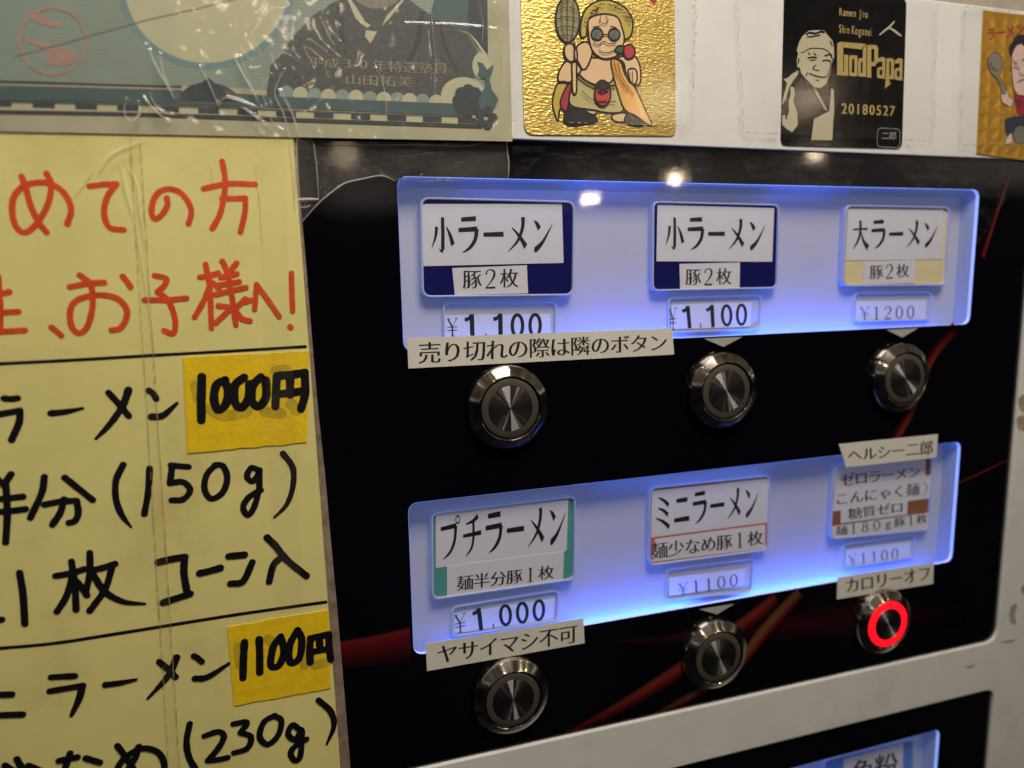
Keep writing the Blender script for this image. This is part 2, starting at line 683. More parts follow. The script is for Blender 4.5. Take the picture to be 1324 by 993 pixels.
# ------------------------------------------------------------------ colours
M_WHITE = mat('beige_painted_steel', alb(180, 172, 156, 0.87), 0.42, var=0.05, vscale=45, coat=0.15, coat_r=0.25,
              dirt=alb(150, 138, 118), dscale=38, dirt_amt=0.35, bump=0.05, bscale=900)
M_HOUSE = mat('upper_housing_paint', alb(140, 126, 104), 0.5, var=0.12, vscale=150)
M_BLACK = mat('black_printed_acrylic', (0.0018, 0.0014, 0.0034), 0.03, spec=0.5, rvar=0.05, bscale=500, bump=0.008)
M_BLACK2 = mat('black_printed_acrylic_low', (0.003, 0.003, 0.004), 0.1, spec=0.5)
M_INK = mat('black_ink', (0.012, 0.011, 0.013), 0.45)
M_INK_GREY = mat('grey_printer_ink', (0.05, 0.05, 0.065), 0.5)
M_MARKER = mat('black_marker', (0.006, 0.006, 0.009), 0.35, coat=0.3, coat_r=0.2)
M_REDPEN = mat('red_marker', alb(186, 62, 28), 0.4, var=0.18, vscale=220, coat=0.3, coat_r=0.2)
M_YELLOW = mat('yellow_laminated_card', alb(198, 182, 108, 1.0), 0.42, var=0.05, vscale=40, coat=0.35, coat_r=0.22,
               dirt=alb(150, 122, 62), dscale=26, dirt_amt=0.35, bump=0.10, bscale=160)
M_TAPEY = mat('yellow_cloth_tape', alb(214, 168, 22), 0.4, var=0.08, vscale=260, coat=0.2, coat_r=0.3, bump=0.3, bscale=700)
M_BOARD = mat('brown_backing_board', alb(118, 98, 78), 0.7, var=0.4, vscale=240, dirt=(0.02, 0.016, 0.012), dscale=300, dirt_amt=0.7)
M_PAPER = mat('white_label_paper', (0.60, 0.60, 0.63), 0.6, var=0.03, vscale=150, emit=(0.5, 0.58, 1.0), es=0.08)  # faint bluish emission stands in for backlight passing through the paper
M_PRICE = mat('price_tag_paper', (0.55, 0.56, 0.60), 0.6, var=0.03, vscale=150, emit=(0.32, 0.45, 1.0), es=0.16)  # stronger emission than the labels, put in for backlight behind the tags
M_STICK = mat('white_sticker_paper', (0.66, 0.655, 0.62), 0.55, var=0.04, vscale=100, bump=0.05, bscale=300)
M_NAVY = mat('navy_card', (0.003, 0.005, 0.07), 0.6, spec=0.15, var=0.1, emit=(0.0, 0.005, 0.2), es=0.08)
M_SAND = mat('sand_card', alb(196, 176, 128), 0.45, var=0.05)
M_TEAL = mat('teal_card', alb(70, 132, 120), 0.45, var=0.05)
M_ORANGE = mat('orange_card', alb(178, 92, 62), 0.45, var=0.05)
M_BROWN = mat('brown_card', alb(128, 78, 48), 0.5, var=0.08)
M_SKY = mat('blue_card', alb(72, 102, 160), 0.45, var=0.05, emit=(0.1, 0.2, 0.6), es=0.12)
M_TRI = mat('grey_printed_arrow', (0.40, 0.40, 0.39), 0.3)
M_DIFF = mat('milky_diffuser', (0.45, 0.45, 0.49), 0.4, var=0.02, vscale=60, emit=(0.22, 0.37, 1.0), es=0.105)
M_WALL = mat('milky_window_wall', (0.34, 0.37, 0.5), 0.3, emit=(0.16, 0.30, 1.0), es=0.12)
M_RIM = mat('clear_moulded_rim', (0.41, 0.42, 0.47), 0.25, emit=(0.22, 0.37, 1.0), es=0.14)
M_EDGE = mat('glowing_cut_edge', (0.5, 0.55, 0.8), 0.2, emit=(0.22, 0.36, 1.0), es=1.0)
M_LED = mat('blue_led', (0.2, 0.3, 0.8), 0.3, emit=(0.03, 0.12, 1.0), es=100.0)
M_LEDW = mat('blue_led_weak', (0.2, 0.3, 0.8), 0.3, emit=(0.03, 0.12, 1.0), es=22.0)
M_RING = mat('dark_light_ring', (0.06, 0.055, 0.046), 0.4)
M_RINGLIT = mat('lit_red_ring', (0.4, 0.01, 0.01), 0.3, emit=(1.0, 0.003, 0.010), es=2.0)
M_GROOVE = mat('black_groove', (0.004, 0.004, 0.005), 0.3)
M_LEDT = mat('blue_led_top', (0.2, 0.3, 0.8), 0.3, emit=(0.04, 0.15, 1.0), es=9.0)
M_PANE = film_mat('clear_window_pane', 0.0, 0.03)


def turned_metal(name, col, r1, a1, r2, share, groove=0.0):
    """lathe-turned metal: a streaky lobe across the turning marks mixed with a plain one"""
    m = bpy.data.materials.new(name); m.use_nodes = True
    nt = m.node_tree; nt.nodes.clear()
    out = nt.nodes.new('ShaderNodeOutputMaterial')
    tg = nt.nodes.new('ShaderNodeTangent'); tg.direction_type = 'RADIAL'; tg.axis = 'Y'
    g1 = nt.nodes.new('ShaderNodeBsdfAnisotropic'); g1.distribution = 'GGX'
    g1.inputs['Color'].default_value = (*col, 1); g1.inputs['Roughness'].default_value = r1
    g1.inputs['Anisotropy'].default_value = a1
    nt.links.new(tg.outputs[0], g1.inputs['Tangent'])
    g2 = nt.nodes.new('ShaderNodeBsdfAnisotropic'); g2.distribution = 'GGX'
    g2.inputs['Color'].default_value = (*col, 1); g2.inputs['Roughness'].default_value = r2
    mx = nt.nodes.new('ShaderNodeMixShader'); mx.inputs[0].default_value = share
    nt.links.new(g1.outputs[0], mx.inputs[1]); nt.links.new(g2.outputs[0], mx.inputs[2])
    nt.links.new(mx.outputs[0], out.inputs[0])
    return m


M_CAP = turned_metal('brushed_button_cap', (0.22, 0.215, 0.23), 0.24, 0.90, 0.5, 0.18)
M_STEEL = turned_metal('turned_steel', (0.56, 0.53, 0.47), 0.17, 0.65, 0.07, 0.4)


def swoosh_mat(name, stops, fade=(0.1, 0.7)):
    """printed ribbon of colour: shades run across the ribbon and it dies away at its ends"""
    m = bpy.data.materials.new(name); m.use_nodes = True
    nt = m.node_tree; p = nt.nodes['Principled BSDF']
    p.inputs['Roughness'].default_value = 0.08
    uv = nt.nodes.new('ShaderNodeUVMap'); sp = nt.nodes.new('ShaderNodeSeparateXYZ')
    nt.links.new(uv.outputs[0], sp.inputs[0])
    r = nt.nodes.new('ShaderNodeValToRGB')
    el = r.color_ramp.elements
    el[0].position, el[0].color = stops[0][0], (*stops[0][1], 1)
    el[1].position, el[1].color = stops[-1][0], (*stops[-1][1], 1)
    for a, c_ in stops[1:-1]:
        e_ = el.new(a); e_.color = (*c_, 1)
    nt.links.new(sp.outputs[1], r.inputs[0])
    e2 = nt.nodes.new('ShaderNodeValToRGB')
    k0, k1 = e2.color_ramp.elements
    k0.position, k0.color = 0.0, (fade[0],) * 3 + (1,)
    k1.position, k1.color = 1.0, (fade[1],) * 3 + (1,)
    k2 = e2.color_ramp.elements.new(0.3); k2.color = (1, 1, 1, 1)
    k3 = e2.color_ramp.elements.new(0.72); k3.color = (1, 1, 1, 1)
    nt.links.new(sp.outputs[0], e2.inputs[0])
    mx = nt.nodes.new('ShaderNodeMix'); mx.data_type = 'RGBA'; mx.blend_type = 'MULTIPLY'; mx.inputs[0].default_value = 1
    nt.links.new(r.outputs[0], mx.inputs[6]); nt.links.new(e2.outputs[0], mx.inputs[7])
    nt.links.new(mx.outputs[2], p.inputs['Base Color'])
    return m


K0 = (0.0025, 0.002, 0.0035)
M_SW_RED = swoosh_mat('red_ribbon_print', [(0, K0), (.3, (.055, .005, .007)), (.6, (.17, .014, .016)), (.82, (.10, .022, .011)), (1, K0)])
M_SW_RED2 = swoosh_mat('wide_red_ribbon_print', [(0, K0), (.4, (.035, .004, .006)), (.75, (.085, .006, .010)), (.92, (.115, .010, .013)), (1, (.05, .005, .006))], (1, 1))
M_SW_TAN = swoosh_mat('tan_ribbon_print', [(0, K0), (.25, (.10, .010, .010)), (.6, (.13, .055, .024)), (.85, (.08, .04, .016)), (1, K0)])
M_SW_DARK = swoosh_mat('maroon_ribbon_print', [(0, K0), (.5, (.022, .003, .005)), (1, K0)], (0.2, 0.1))

# ------------------------------------------------------------------ the ticket machine
Y_FRAME = -1.2 * MM


def u_of(px, py, y=0):
    return xz(px, py, y)


machine = empty('ticket_machine', (0.13, 0.0, -0.20))
tag(machine, 'beige meal ticket machine front with glossy black button panels and blue lit windows', 'ticket machine')

px_right = xz(1305, 650, Y_FRAME)[0]
z_top = xz(1000, 194, Y_FRAME)[1]
z_bot = xz(1100, 871, Y_FRAME)[1]
z_low = xz(1180, 917, Y_FRAME)[1]
low_right = xz(1281, 950, Y_FRAME)[0]
zf_top = xz(1260, 6.5, Y_FRAME)[1]
xl = -0.004


def rect(x0, x1, z0, z1, r):
    return fillet([(x0, z1), (x1, z1), (x1, z0), (x0, z0)], r, 8)


hole_up = rect(xl, px_right, z_bot, z_top, 0.0062)
hole_low = rect(xl, low_right, -0.30, z_low, 0.0052)
link('front_frame', plate(rect(-0.22, 0.42, -0.34, zf_top, 0.002), [hole_up, hole_low], Y_FRAME, 4 * MM, 0.5 * MM, 3), M_WHITE, machine)
link('upper_housing', plate(rect(-0.22, 0.42, zf_top - 0.02, zf_top + 0.12, 0.001), [], 4.5 * MM, 3 * MM), M_HOUSE, machine)

# windows: front openings in the black sheet
UP = dict(x0=xz(514, 250)[0], x1=xz(1263, 300)[0], z1=xz(900, 236.5)[1], z0=xz(1020, 430.5)[1])
LO = dict(x0=xz(531, 745)[0], x1=xz(1237, 650)[0], z1=xz(880, 611.5)[1], z0=xz(1000, 766.5)[1])
r_w = 0.0032
win_up = rect(UP['x0'], UP['x1'], UP['z0'], UP['z1'], r_w)
win_lo = rect(LO['x0'], LO['x1'], LO['z0'], LO['z1'], r_w)
XB = dict(x1=xz(1213.5, 970)[0], z1=xz(1120, 968)[1])
win_b = rect(0.06, XB['x1'], -0.27, XB['z1'], 0.0028)

grow = 0.0025
panel_up = link('button_panel', plate(rect(xl - grow, px_right + grow, z_bot - grow, z_top + grow, 0.008), [win_up, win_lo], 0.0, 1.4 * MM, 0.08 * MM, 1), M_BLACK, machine)
tag(panel_up, 'upper glossy black panel with six buttons and red ribbon print')
panel_lo = link('button_panel', plate(rect(xl - grow, low_right + grow, -0.302, z_low + grow, 0.007), [win_b], 0.0, 1.4 * MM, 0.08 * MM, 1), M_BLACK2, machine)
tag(panel_lo, 'lower black panel cut by the bottom of the photo')

# printed ribbons
def px_strokes(lst, y=0.0, wscale=None):
    out = []
    for pts, w in lst:
        P = [xz(*p, y) for p in pts]
        out.append((P, w))
    return out


PXM = S / 960.0      # about one photo pixel on the panel, in metres


def swoosh(lst, m):
    st = []
    for pts, w in lst:
        w = w if isinstance(w, (list, tuple)) else [w] * len(pts)
        st.append(([xz(*p) for p in pts], [q * PXM * 1.15 for q in w]))
    o = link('ribbon_print', strokes_mesh(st, -0.00002, cap=False), m, panel_up)
    return o


swoosh([([(1313, 205), (1302, 238), (1289, 275), (1279, 305), (1270, 332)], [2, 4, 6, 9, 12])], M_SW_RED)
swoosh([([(1236, 424), (1216, 446), (1202, 468), (1190, 498), (1178, 530), (1162, 560), (1142, 594)], [22, 19, 17, 18, 17, 18, 18])], M_SW_RED)
swoosh([([(1322, 588), (1296, 598), (1262, 614), (1240, 624)], [3, 3, 4, 4])], M_SW_RED)
swoosh([([(720, 956), (800, 915), (880, 866), (952, 815), (990, 786), (1004, 773)], [8, 20, 27, 28, 26, 24])], M_SW_RED)
swoosh([([(830, 934), (905, 894), (950, 864), (985, 820), (1010, 792), (1034, 766)], [10, 16, 20, 24, 24, 22])], M_SW_TAN)
swoosh([([(420, 850), (480, 843), (531, 834)], [34, 40, 46])], M_SW_RED2)
swoosh([([(745, 833), (830, 828), (960, 815), (1110, 800), (1250, 792)], [6, 8, 34, 60, 40])], M_SW_DARK)


# greasy smear across the top of the panel
M_SMEAR = film_mat('greasy_smear_film', 0.015, 0.1, (0.80, 0.76, 0.70), vvar=True, gloss=0.0, stretch=(1.0, 1.0, 4.0))
random.seed(11)
sm = [(662, 188), (900, 193), (1100, 199), (1300, 207)]
low = [(1300 - 30 * i, 262 + 55 * math.sin(i * 0.9) + random.uniform(-25, 25)) for i in range(22)]
q_ = catmull([xz(*p, -0.00006) for p in low], 4)
link('greasy_smear', flat([[xz(*p, -0.00006) for p in sm] + q_], -0.00006), M_SMEAR, panel_up)


# lit windows
def loft(front, back, yf, yb):
    n = len(front)
    vs = [(x, yf, z) for x, z in front] + [(x, yb, z) for x, z in back]
    fs = [(i, (i + 1) % n, n + (i + 1) % n, n + i) for i in range(n)]
    me = mesh(vs, fs)
    bm = bmesh.new(); bm.from_mesh(me)
    c = Vector((sum(v[0] for v in vs) / len(vs), 0, sum(v[2] for v in vs) / len(vs)))
    for f in bm.faces:
        f.normal_update()
        d = f.calc_center_median() - c; d.y = 0
        if f.normal.dot(d) > 0:
            f.normal_flip()
    bm.to_mesh(me); bm.free()
    return me


YD = 6.2 * MM     # diffuser depth
YC = 4.2 * MM     # menu card depth
YP = 5.65 * MM     # price tag depth


def window(x0, x1, z0, z1, leds, name='display_window'):
    fr = rect(x0, x1, z0 - 0.0064, z1 + 0.001, r_w)
    bk = rect(x0 + 0.0012, x1 - 0.0012, z0 - 0.0064, z1 - 0.0024, r_w)
    w = link(name, plate(rect(x0 - 0.002, x1 + 0.002, z0 - 0.008, z1 + 0.002, r_w), [], YD, 1 * MM), M_DIFF, machine)
    link('window_wall', loft(fr, bk, 1.4 * MM, YD), M_WALL, w)
    link('cut_edge', loft(rect(x0 + 5e-5, x1 - 5e-5, z0 + 5e-5, z1 - 5e-5, r_w), rect(x0 + 5e-5, x1 - 5e-5, z0 + 5e-5, z1 - 5e-5, r_w), 0.1 * MM, 1.38 * MM), M_EDGE, w)
    link('clear_pane', sheet(rect(x0 + 6e-5, x1 - 6e-5, z0 + 6e-5, z1 - 6e-5, r_w), 0.03 * MM, 0.8 * MM), M_PANE, w)
    for (a, b, top, m) in leds:
        z = z1 + 0.0002 if top else z0 - 0.0056
        zz = z1 + 0.0008 if top else z0 - 0.0046
        ya, yb_ = 1.5 * MM, 2.5 * MM
        vs = [(a, ya, z), (b, ya, z), (b, yb_, z), (a, yb_, z),
              (a, ya, zz), (b, ya, zz), (b, yb_, zz), (a, yb_, zz)]
        fs = [(0, 1, 2, 3), (7, 6, 5, 4), (4, 5, 1, 0), (5, 6, 2, 1), (6, 7, 3, 2), (7, 4, 0, 3)]
        link('led_bar', mesh(vs, fs), m, w)
    return w


def xs(px, py):
    return xz(px, py, 3 * MM)[0]


w_up = window(UP['x0'], UP['x1'], UP['z0'], UP['z1'],
              [(xs(735, 430), xs(885, 430), False, M_LED), (xs(955, 430), xs(1120, 420), False, M_LED), (xs(560, 440), xs(730, 440), False, M_LEDW), (xs(1125, 430), xs(1225, 420), False, M_LEDW),
               (xs(600, 240), xs(850, 240), True, M_LEDT), (xs(990, 240), xs(1080, 240), True, M_LEDT)])
tag(w_up, 'upper backlit window with three menu cards')
w_lo = window(LO['x0'], LO['x1'], LO['z0'], LO['z1'],
              [(xs(735, 800), xs(905, 785), False, M_LED), (xs(965, 775), xs(1105, 755), False, M_LED), (xs(560, 840), xs(730, 820), False, M_LEDW), (xs(1110, 760), xs(1210, 740), False, M_LEDW),
               (xs(780, 620), xs(1000, 600), True, M_LEDT)])
tag(w_lo, 'lower backlit window with three menu cards')
w_b = window(0.06, XB['x1'], -0.27, XB['z1'], [(xs(1020, 1000), xs(1080, 985), True, M_LEDT)])
tag(w_b, 'corner of a third backlit window at the photo bottom')


def pocket(win, quad_px, c, y=3.4 * MM, rim=0.00055, r=0.0022, ledge=0.0):
    q = pq(quad_px, c, y)
    inner = fillet(q, r, 5)
    cx = sum(p[0] for p in q) / 4; cz = sum(p[1] for p in q) / 4
    big = []
    for x, z in q:
        dx = rim if x > cx else -rim
        dz = rim if z > cz else -rim
        big.append((x + dx, z + dz))
    o = link('label_pocket', plate(fillet(big, r + rim, 5), [inner], y, YD - y + 0.2 * MM, 0.18 * MM, 2), M_RIM, win)
    return o


# ------------------------------------------------------------------ push buttons
def lathe(profile, centre, seg=64):
    vs, fs = [], []
    n = len(profile)
    for k in range(seg):
        t = 2 * math.pi * k / seg
        for r, h in profile:
            vs.append((centre[0] + r * math.cos(t), -h, centre[1] + r * math.sin(t)))
    for k in range(seg):
        k2 = (k + 1) % seg
        for i in range(n - 1):
            a, b, c_, d = k * n + i, k * n + i + 1, k2 * n + i + 1, k2 * n + i
            fs.append((a, d, c_, b))
    me = mesh(vs, fs)
    bm = bmesh.new(); bm.from_mesh(me)
    bmesh.ops.remove_doubles(bm, verts=bm.verts, dist=1e-7)
    bmesh.ops.recalc_face_normals(bm, faces=bm.faces)
    bm.to_mesh(me); bm.free()
    return me


def smooth_by_angle(o, deg=28):
    me = o.data
    bm = bmesh.new(); bm.from_mesh(me)
    for e in bm.edges:
        e.smooth = not (len(e.link_faces) == 2 and e.calc_face_angle(0) > math.radians(deg))
    for f in bm.faces:
        f.smooth = True
    bm.to_mesh(me); bm.free()


def button(px, py, lit, label):
    c = xz(px, py)
    prof = [(0.01235, -0.0002), (0.01235, 0.0016), (0.0121, 0.0021), (0.0117, 0.0023), (0.0097, 0.0038), (0.0094, 0.0039),
            (0.0092, 0.0038), (0.0092, 0.0029)]
    b = link('push_button', lathe(prof, c), M_STEEL, machine); smooth_by_angle(b)
    g = link('groove', lathe([(0.0092, 0.0029), (0.0087, 0.0029), (0.0087, 0.0034)], c), M_GROOVE, b); smooth_by_angle(g)
    r = link('light_ring', lathe([(0.0087, 0.0033), (0.0086, 0.0037), (0.0084, 0.0038), (0.0061 if lit else 0.0067, 0.0038)], c), M_RINGLIT if lit else M_RING, b)
    smooth_by_angle(r)
    k = link('button_cap', lathe([(0.0061 if lit else 0.0067, 0.0036), (0.0060 if lit else 0.0066, 0.00385), (0.0059 if lit else 0.0064, 0.0039), (0.0, 0.0039)], c, 96), M_CAP, b)
    smooth_by_angle(k, 20)
    b['label'] = label
    return b


button(655, 525.5, False, 'unlit steel button under the long sold-out notice')
button(931, 504, False, 'unlit steel button in the middle of the upper row')
button(1160, 488, False, 'unlit steel button at the right of the upper row')
button(659, 897, False, 'unlit steel button at the left of the lower row')
button(921.5, 843.5, False, 'unlit steel button in the middle of the lower row')
button(1138.5, 801.5, True, 'steel button with glowing red ring')


def arrow(pts, c):
    o = link('arrow_mark', flat([pq(pts, c, 0)], -0.00002), M_TRI, machine)
    return o


arrow([(295, 222), (585, 207), (440, 283)], crop(860, 400, 5.84))
arrow([(360, 90), (580, 78), (470, 143)], crop(1080, 410, 5.426))
arrow([(175, 240), (300, 220), (238, 258)], crop(840, 700, 2.7355))

# ------------------------------------------------------------------ menu cards, price tags, stickers
G_CARD = 'menu cards in the lit windows'
G_PRICE = 'price tags under the menu cards'
G_STICK = 'white notice stickers on the button panel'


def inset(quad, d):
    cx = sum(p[0] for p in quad) / 4; cz = sum(p[1] for p in quad) / 4
    return [(x + (d if x < cx else -d), z + (d if z < cz else -d)) for x, z in quad]


def menu_card(win, c, pock, m, strips, label, r=0.0022):
    """strips: (quad, text, textquad, table, ink)"""
    pocket(win, pock, c, r=r)
    q = pq(pock, c, YC)
    card = link('menu_card', sheet(fillet(inset(q, 0.0001), r, 5), YC, 0.0003), m)
    tag(card, label, 'menu card', G_CARD)
    for i, (quad, tx, tq, table, ink, kw) in enumerate(strips):
        y = YC - (0.15 + 0.12 * i) * MM
        sname = 'name_strip' if i == 0 else 'detail_strip'
        s = link(sname, sheet(pq(quad, c, y), y, 0.0001), M_PAPER, card)
        for t_, q_ in ((tx, tq),) if isinstance(tx, str) else zip(tx, tq):
            V, Fc = text_units(t_, table, **kw)
            link('lettering', in_quad(V, Fc, pq(q_, c, y), y), ink, s)
    return card


T1 = dict(thin=0.010, bold=0.021)
cA1, cA2, cA3 = crop(500, 210, 3.31), crop(800, 220, 5.28), crop(1020, 210, 4.355)
cB1, cB2, cB3 = crop(520, 600, 3.678), crop(800, 600, 5.092), crop(1040, 540, 4.662)

menu_card(w_up, cA1, [(152, 156), (800, 172), (795, 562), (160, 570)], M_NAVY,
          [([(148, 178), (750, 177), (757, 430), (158, 444)], '小ラーメン', [(190, 228), (710, 232), (708, 384), (192, 394)], BR, M_INK, {}),
           ([(280, 452), (600, 440), (605, 560), (292, 568)], '豚2枚', [(324, 460), (564, 453), (564, 537), (326, 544)], BR, M_INK, T1)],
          'navy menu card with a white small-ramen strip above the long sold-out notice')
menu_card(w_up, cA2, [(245, 222), (1092, 243), (1078, 797), (240, 815)], M_NAVY,
          [([(265, 235), (1062, 258), (1048, 625), (258, 622)], '小ラーメン', [(318, 312), (1000, 334), (998, 548), (318, 552)], BR, M_INK, {}),
           ([(415, 640), (828, 630), (825, 802), (420, 812)], '豚2枚', [(455, 672), (770, 666), (770, 784), (455, 790)], BR, M_INK, T1)],
          'navy menu card in the middle of the upper window, right of the wider navy card', r=0.0018)
menu_card(w_up, cA3, [(330, 247), (905, 258), (880, 685), (310, 690)], M_SAND,
          [([(331, 262), (868, 268), (865, 545), (325, 553)], '大ラーメン', [(358, 320), (838, 325), (838, 482), (358, 500)], BR, M_INK, {}),
           ([(420, 560), (712, 548), (710, 678), (412, 688)], '豚2枚', [(455, 578), (678, 568), (678, 648), (455, 662)], BR, M_INK, T1)],
          'sand coloured large-ramen menu card at the right of the upper window')
menu_card(w_lo, cB1, [(148, 240), (820, 160), (815, 545), (152, 640)], M_TEAL,
          [([(160, 238), (790, 168), (782, 413), (160, 495)], 'プチラーメン', [(183, 250), (778, 190), (778, 376), (183, 462)], BR, M_INK, {}),
           ([(213, 487), (770, 415), (765, 551), (213, 631)], '麺半分豚1枚', [(258, 532), (724, 478), (722, 546), (258, 608)], BR, M_INK, T1)],
          'teal edged petit-ramen menu card at the left of the lower window', r=0.0018)
menu_card(w_lo, cB2, [(215, 165), (995, 83), (980, 562), (210, 662)], M_ORANGE,
          [([(219, 176), (992, 92), (982, 385), (214, 484)], 'ミニラーメン', [(245, 205), (922, 140), (920, 352), (245, 442)], BR, M_INK, {}),
           ([(242, 494), (965, 399), (962, 556), (212, 645)], '麺少なめ豚1枚', [(212, 520), (950, 432), (950, 532), (212, 635)], BR, M_INK, T1)],
          'orange edged mini-ramen menu card in the middle of the lower window', r=0.002)
menu_card(w_lo, cB3, [(188, 300), (775, 245), (748, 672), (165, 727)], M_BROWN,
          [([(190, 300), (733, 250), (728, 395), (182, 440)], 'ゼロラーメン', [(220, 338), (696, 288), (696, 358), (220, 414)], None, M_INK_GREY, T1),
           ([(183, 442), (768, 345), (757, 486), (172, 566)], 'こんにゃく麺)', [(195, 455), (740, 382), (740, 464), (195, 532)], BR, M_INK_GREY, T1),
           ([(221, 560), (624, 502), (620, 584), (219, 638)], '糖質ゼロ', [(262, 548), (592, 503), (590, 570), (262, 617)], None, M_INK_GREY, T1),
           ([(168, 655), (757, 572), (748, 668), (165, 725)], '麺180g豚1枚', [(188, 655), (742, 574), (742, 642), (188, 724)], BR, M_INK_GREY, T1)],
          'crowded brown zero-ramen menu card of four paper strips at the lower right')


def price(win, c, pock, paper, parts, label, ink=M_INK):
    pocket(win, pock, c, y=5.2 * MM, rim=0.0006, r=0.0018)
    tagp = link('price_tag', sheet(pq(paper, c, YP), YP, 0.0002), M_PRICE)
    tag(tagp, label, 'price tag', G_PRICE)
    for body, quad, table, kw in parts:
        V, Fc = text_units(body, table, **kw)
        link('lettering', in_quad(V, Fc, pq(quad, c, YP), YP), ink, tagp)
    return tagp


WD = dict(widths={'.': 0.55}, pad=0.06)
WN = dict(pad=0.02)
price(w_up, cA1, [(248, 606), (722, 601), (718, 790), (252, 790)], [(250, 655), (700, 648), (705, 785), (252, 786)],
      [('¥', [(256, 668), (305, 666), (306, 742), (258, 745)], BR, {}), ('1.100', [(332, 650), (664, 643), (664, 752), (336, 758)], BG, WD)],
      'price tag of 1,100 yen half hidden by the long sold-out notice')
cP2 = crop(0, 0, 1)
price(w_up, cP2, [(866, 386), (985, 383), (981, 424.5), (866, 428)], [(868, 394), (972, 390.5), (970, 422.5), (868, 426)],
      [('¥', [(864.5, 399), (875, 398), (875, 426), (866, 427)], BR, {}), ('1.100', [(881, 396), (966, 392), (966, 421.5), (884, 425)], BG, WD)],
      'price tag of 1,100 yen under the middle card of the upper window')
price(w_up, cA3, [(380, 738), (802, 734), (790, 880), (370, 890)], [(380, 782), (772, 775), (766, 880), (374, 889)],
      [('¥1200', [(400, 814), (706, 805), (704, 880), (402, 888)], BR, WN)],
      'price tag of 1200 yen under the sand coloured card', M_INK_GREY)
price(w_lo, cB1, [(245, 686), (740, 605), (735, 742), (240, 818)], [(246, 716), (726, 640), (720, 742), (246, 806)],
      [('¥', [(246, 720), (304, 706), (304, 796), (250, 806)], BR, {}), ('1.000', [(330, 690), (680, 638), (680, 744), (344, 795)], BG, WD)],
      'price tag of 1,000 yen under the teal edged card')
price(w_lo, cB2, [(325, 702), (885, 630), (870, 838), (315, 890)], [(330, 750), (842, 690), (820, 800), (332, 868)],
      [('¥1100', [(388, 786), (782, 722), (784, 802), (392, 864)], BR, WN)],
      'price tag of 1100 yen under the orange edged card', M_INK_GREY)
price(w_lo, cB3, [(245, 770), (670, 710), (652, 838), (240, 900)], [(250, 800), (642, 745), (632, 848), (246, 894)],
      [('¥1100', [(262, 828), (566, 785), (565, 855), (268, 892)], BR, WN)],
      'price tag of 1100 yen under the crowded brown card', M_INK_GREY)

# card in the third window
pocket(w_b, [(440, 186), (834, 92), (826, 420), (430, 520)], crop(940, 930, 3.448), r=0.0015)
cC = crop(940, 930, 3.448)
cardb = link('menu_card', sheet(fillet(pq([(442, 187), (832, 95), (824, 420), (432, 520)], cC, YC), 0.0014, 4), YC, 0.0003), M_SKY)
tag(cardb, 'blue edged fish-powder menu card cut off by the photo bottom', 'menu card', G_CARD)
sb = link('name_strip', sheet(pq([(521, 180), (786, 108), (780, 400), (515, 470)], cC, YC - .15 * MM), YC - .15 * MM, 0.0001), M_PAPER, cardb)
V_, F_ = text_units('魚粉', None, thin=0.006, bold=0.018)
link('lettering', in_quad(V_, F_, pq([(552, 190), (762, 140), (762, 262), (552, 312)], cC, YC - .15 * MM), YC - .15 * MM), M_INK, sb)


def sticker(c, quad, text, tq, label, curl=0.0, kw=T1):
    y = -0.00016
    s = link('notice_sticker', sheet(pq(quad, c, y), y, 0.00014), M_STICK)
    tag(s, label, 'sticker', G_STICK)
    V, Fc = text_units(text, None, **kw)
    link('lettering', in_quad(V, Fc, pq(tq, c, y), y), M_INK, s)
    return s


sticker(cA1, [(87, 752), (1222, 710), (1230, 822), (93, 882)], '売り切れの際は隣のボタン', [(135, 770), (1198, 733), (1200, 806), (135, 862)],
        'long white sold-out notice sticker above the upper left button')
sticker(cB1, [(112, 855), (862, 733), (868, 852), (118, 985)], 'ヤサイマシ不可', [(168, 868), (832, 765), (832, 848), (168, 952)],
        'white no-extra-vegetables sticker above the lower left button')
sticker(cB3, [(208, 160), (805, 100), (797, 240), (252, 300), (228, 222)], 'ヘルシー二郎', [(260, 192), (775, 134), (775, 222), (262, 266)],
        'white sticker with a folded corner over the top edge of the lower window')
sticker(crop(840, 700, 2.7355), [(665, 128), (1005, 75), (1003, 150), (662, 205)], 'カロリーオフ', [(694, 134), (990, 88), (990, 136), (695, 182)],
        'white calorie-off sticker above the red lit button')

# ------------------------------------------------------------------ yellow poster
YPO = -2.0 * MM
tr_ = Vector(xz(379, 176, YPO)); br_ = Vector(xz(440.5, 993, YPO))
down = (br_ - tr_).normalized()
leftd = Vector((down.y, -down.x))
if leftd.x > 0:
    leftd = -leftd
bl_len, ht = 0.20, (br_ - tr_).length + 0.03
P0 = tr_ - down * 0.0015
pc = [P0 + leftd * bl_len, P0, P0 + down * ht, P0 + down * ht + leftd * bl_len]
poster = link('yellow_poster', plate(fillet([tuple(p) for p in pc], [0, 0.0018, 0, 0], 4), [], YPO, 0.5 * MM, 0.1 * MM, 1), M_YELLOW)
tag(poster, 'yellow laminated handwritten menu poster taped at the left of the machine', 'poster')
bk = [xz(x_ + random.uniform(-.7, .7), y_, YPO + .6 * MM) for x_, y_ in ((384, 184), (389, 260), (396, 340), (404, 440), (412, 530), (421, 620), (428, 700), (435, 780), (444, 880), (453, 993), (459, 1060))]
bk = bk + [(x - 0.03, z) for x, z in reversed(bk)]
link('backing_board', sheet(bk, YPO + .6 * MM, 1.2 * MM), M_BOARD, poster)

c5, c6, c7 = crop(0, 180, 3.152), crop(0, 440, 2.92), crop(0, 690, 2.942)


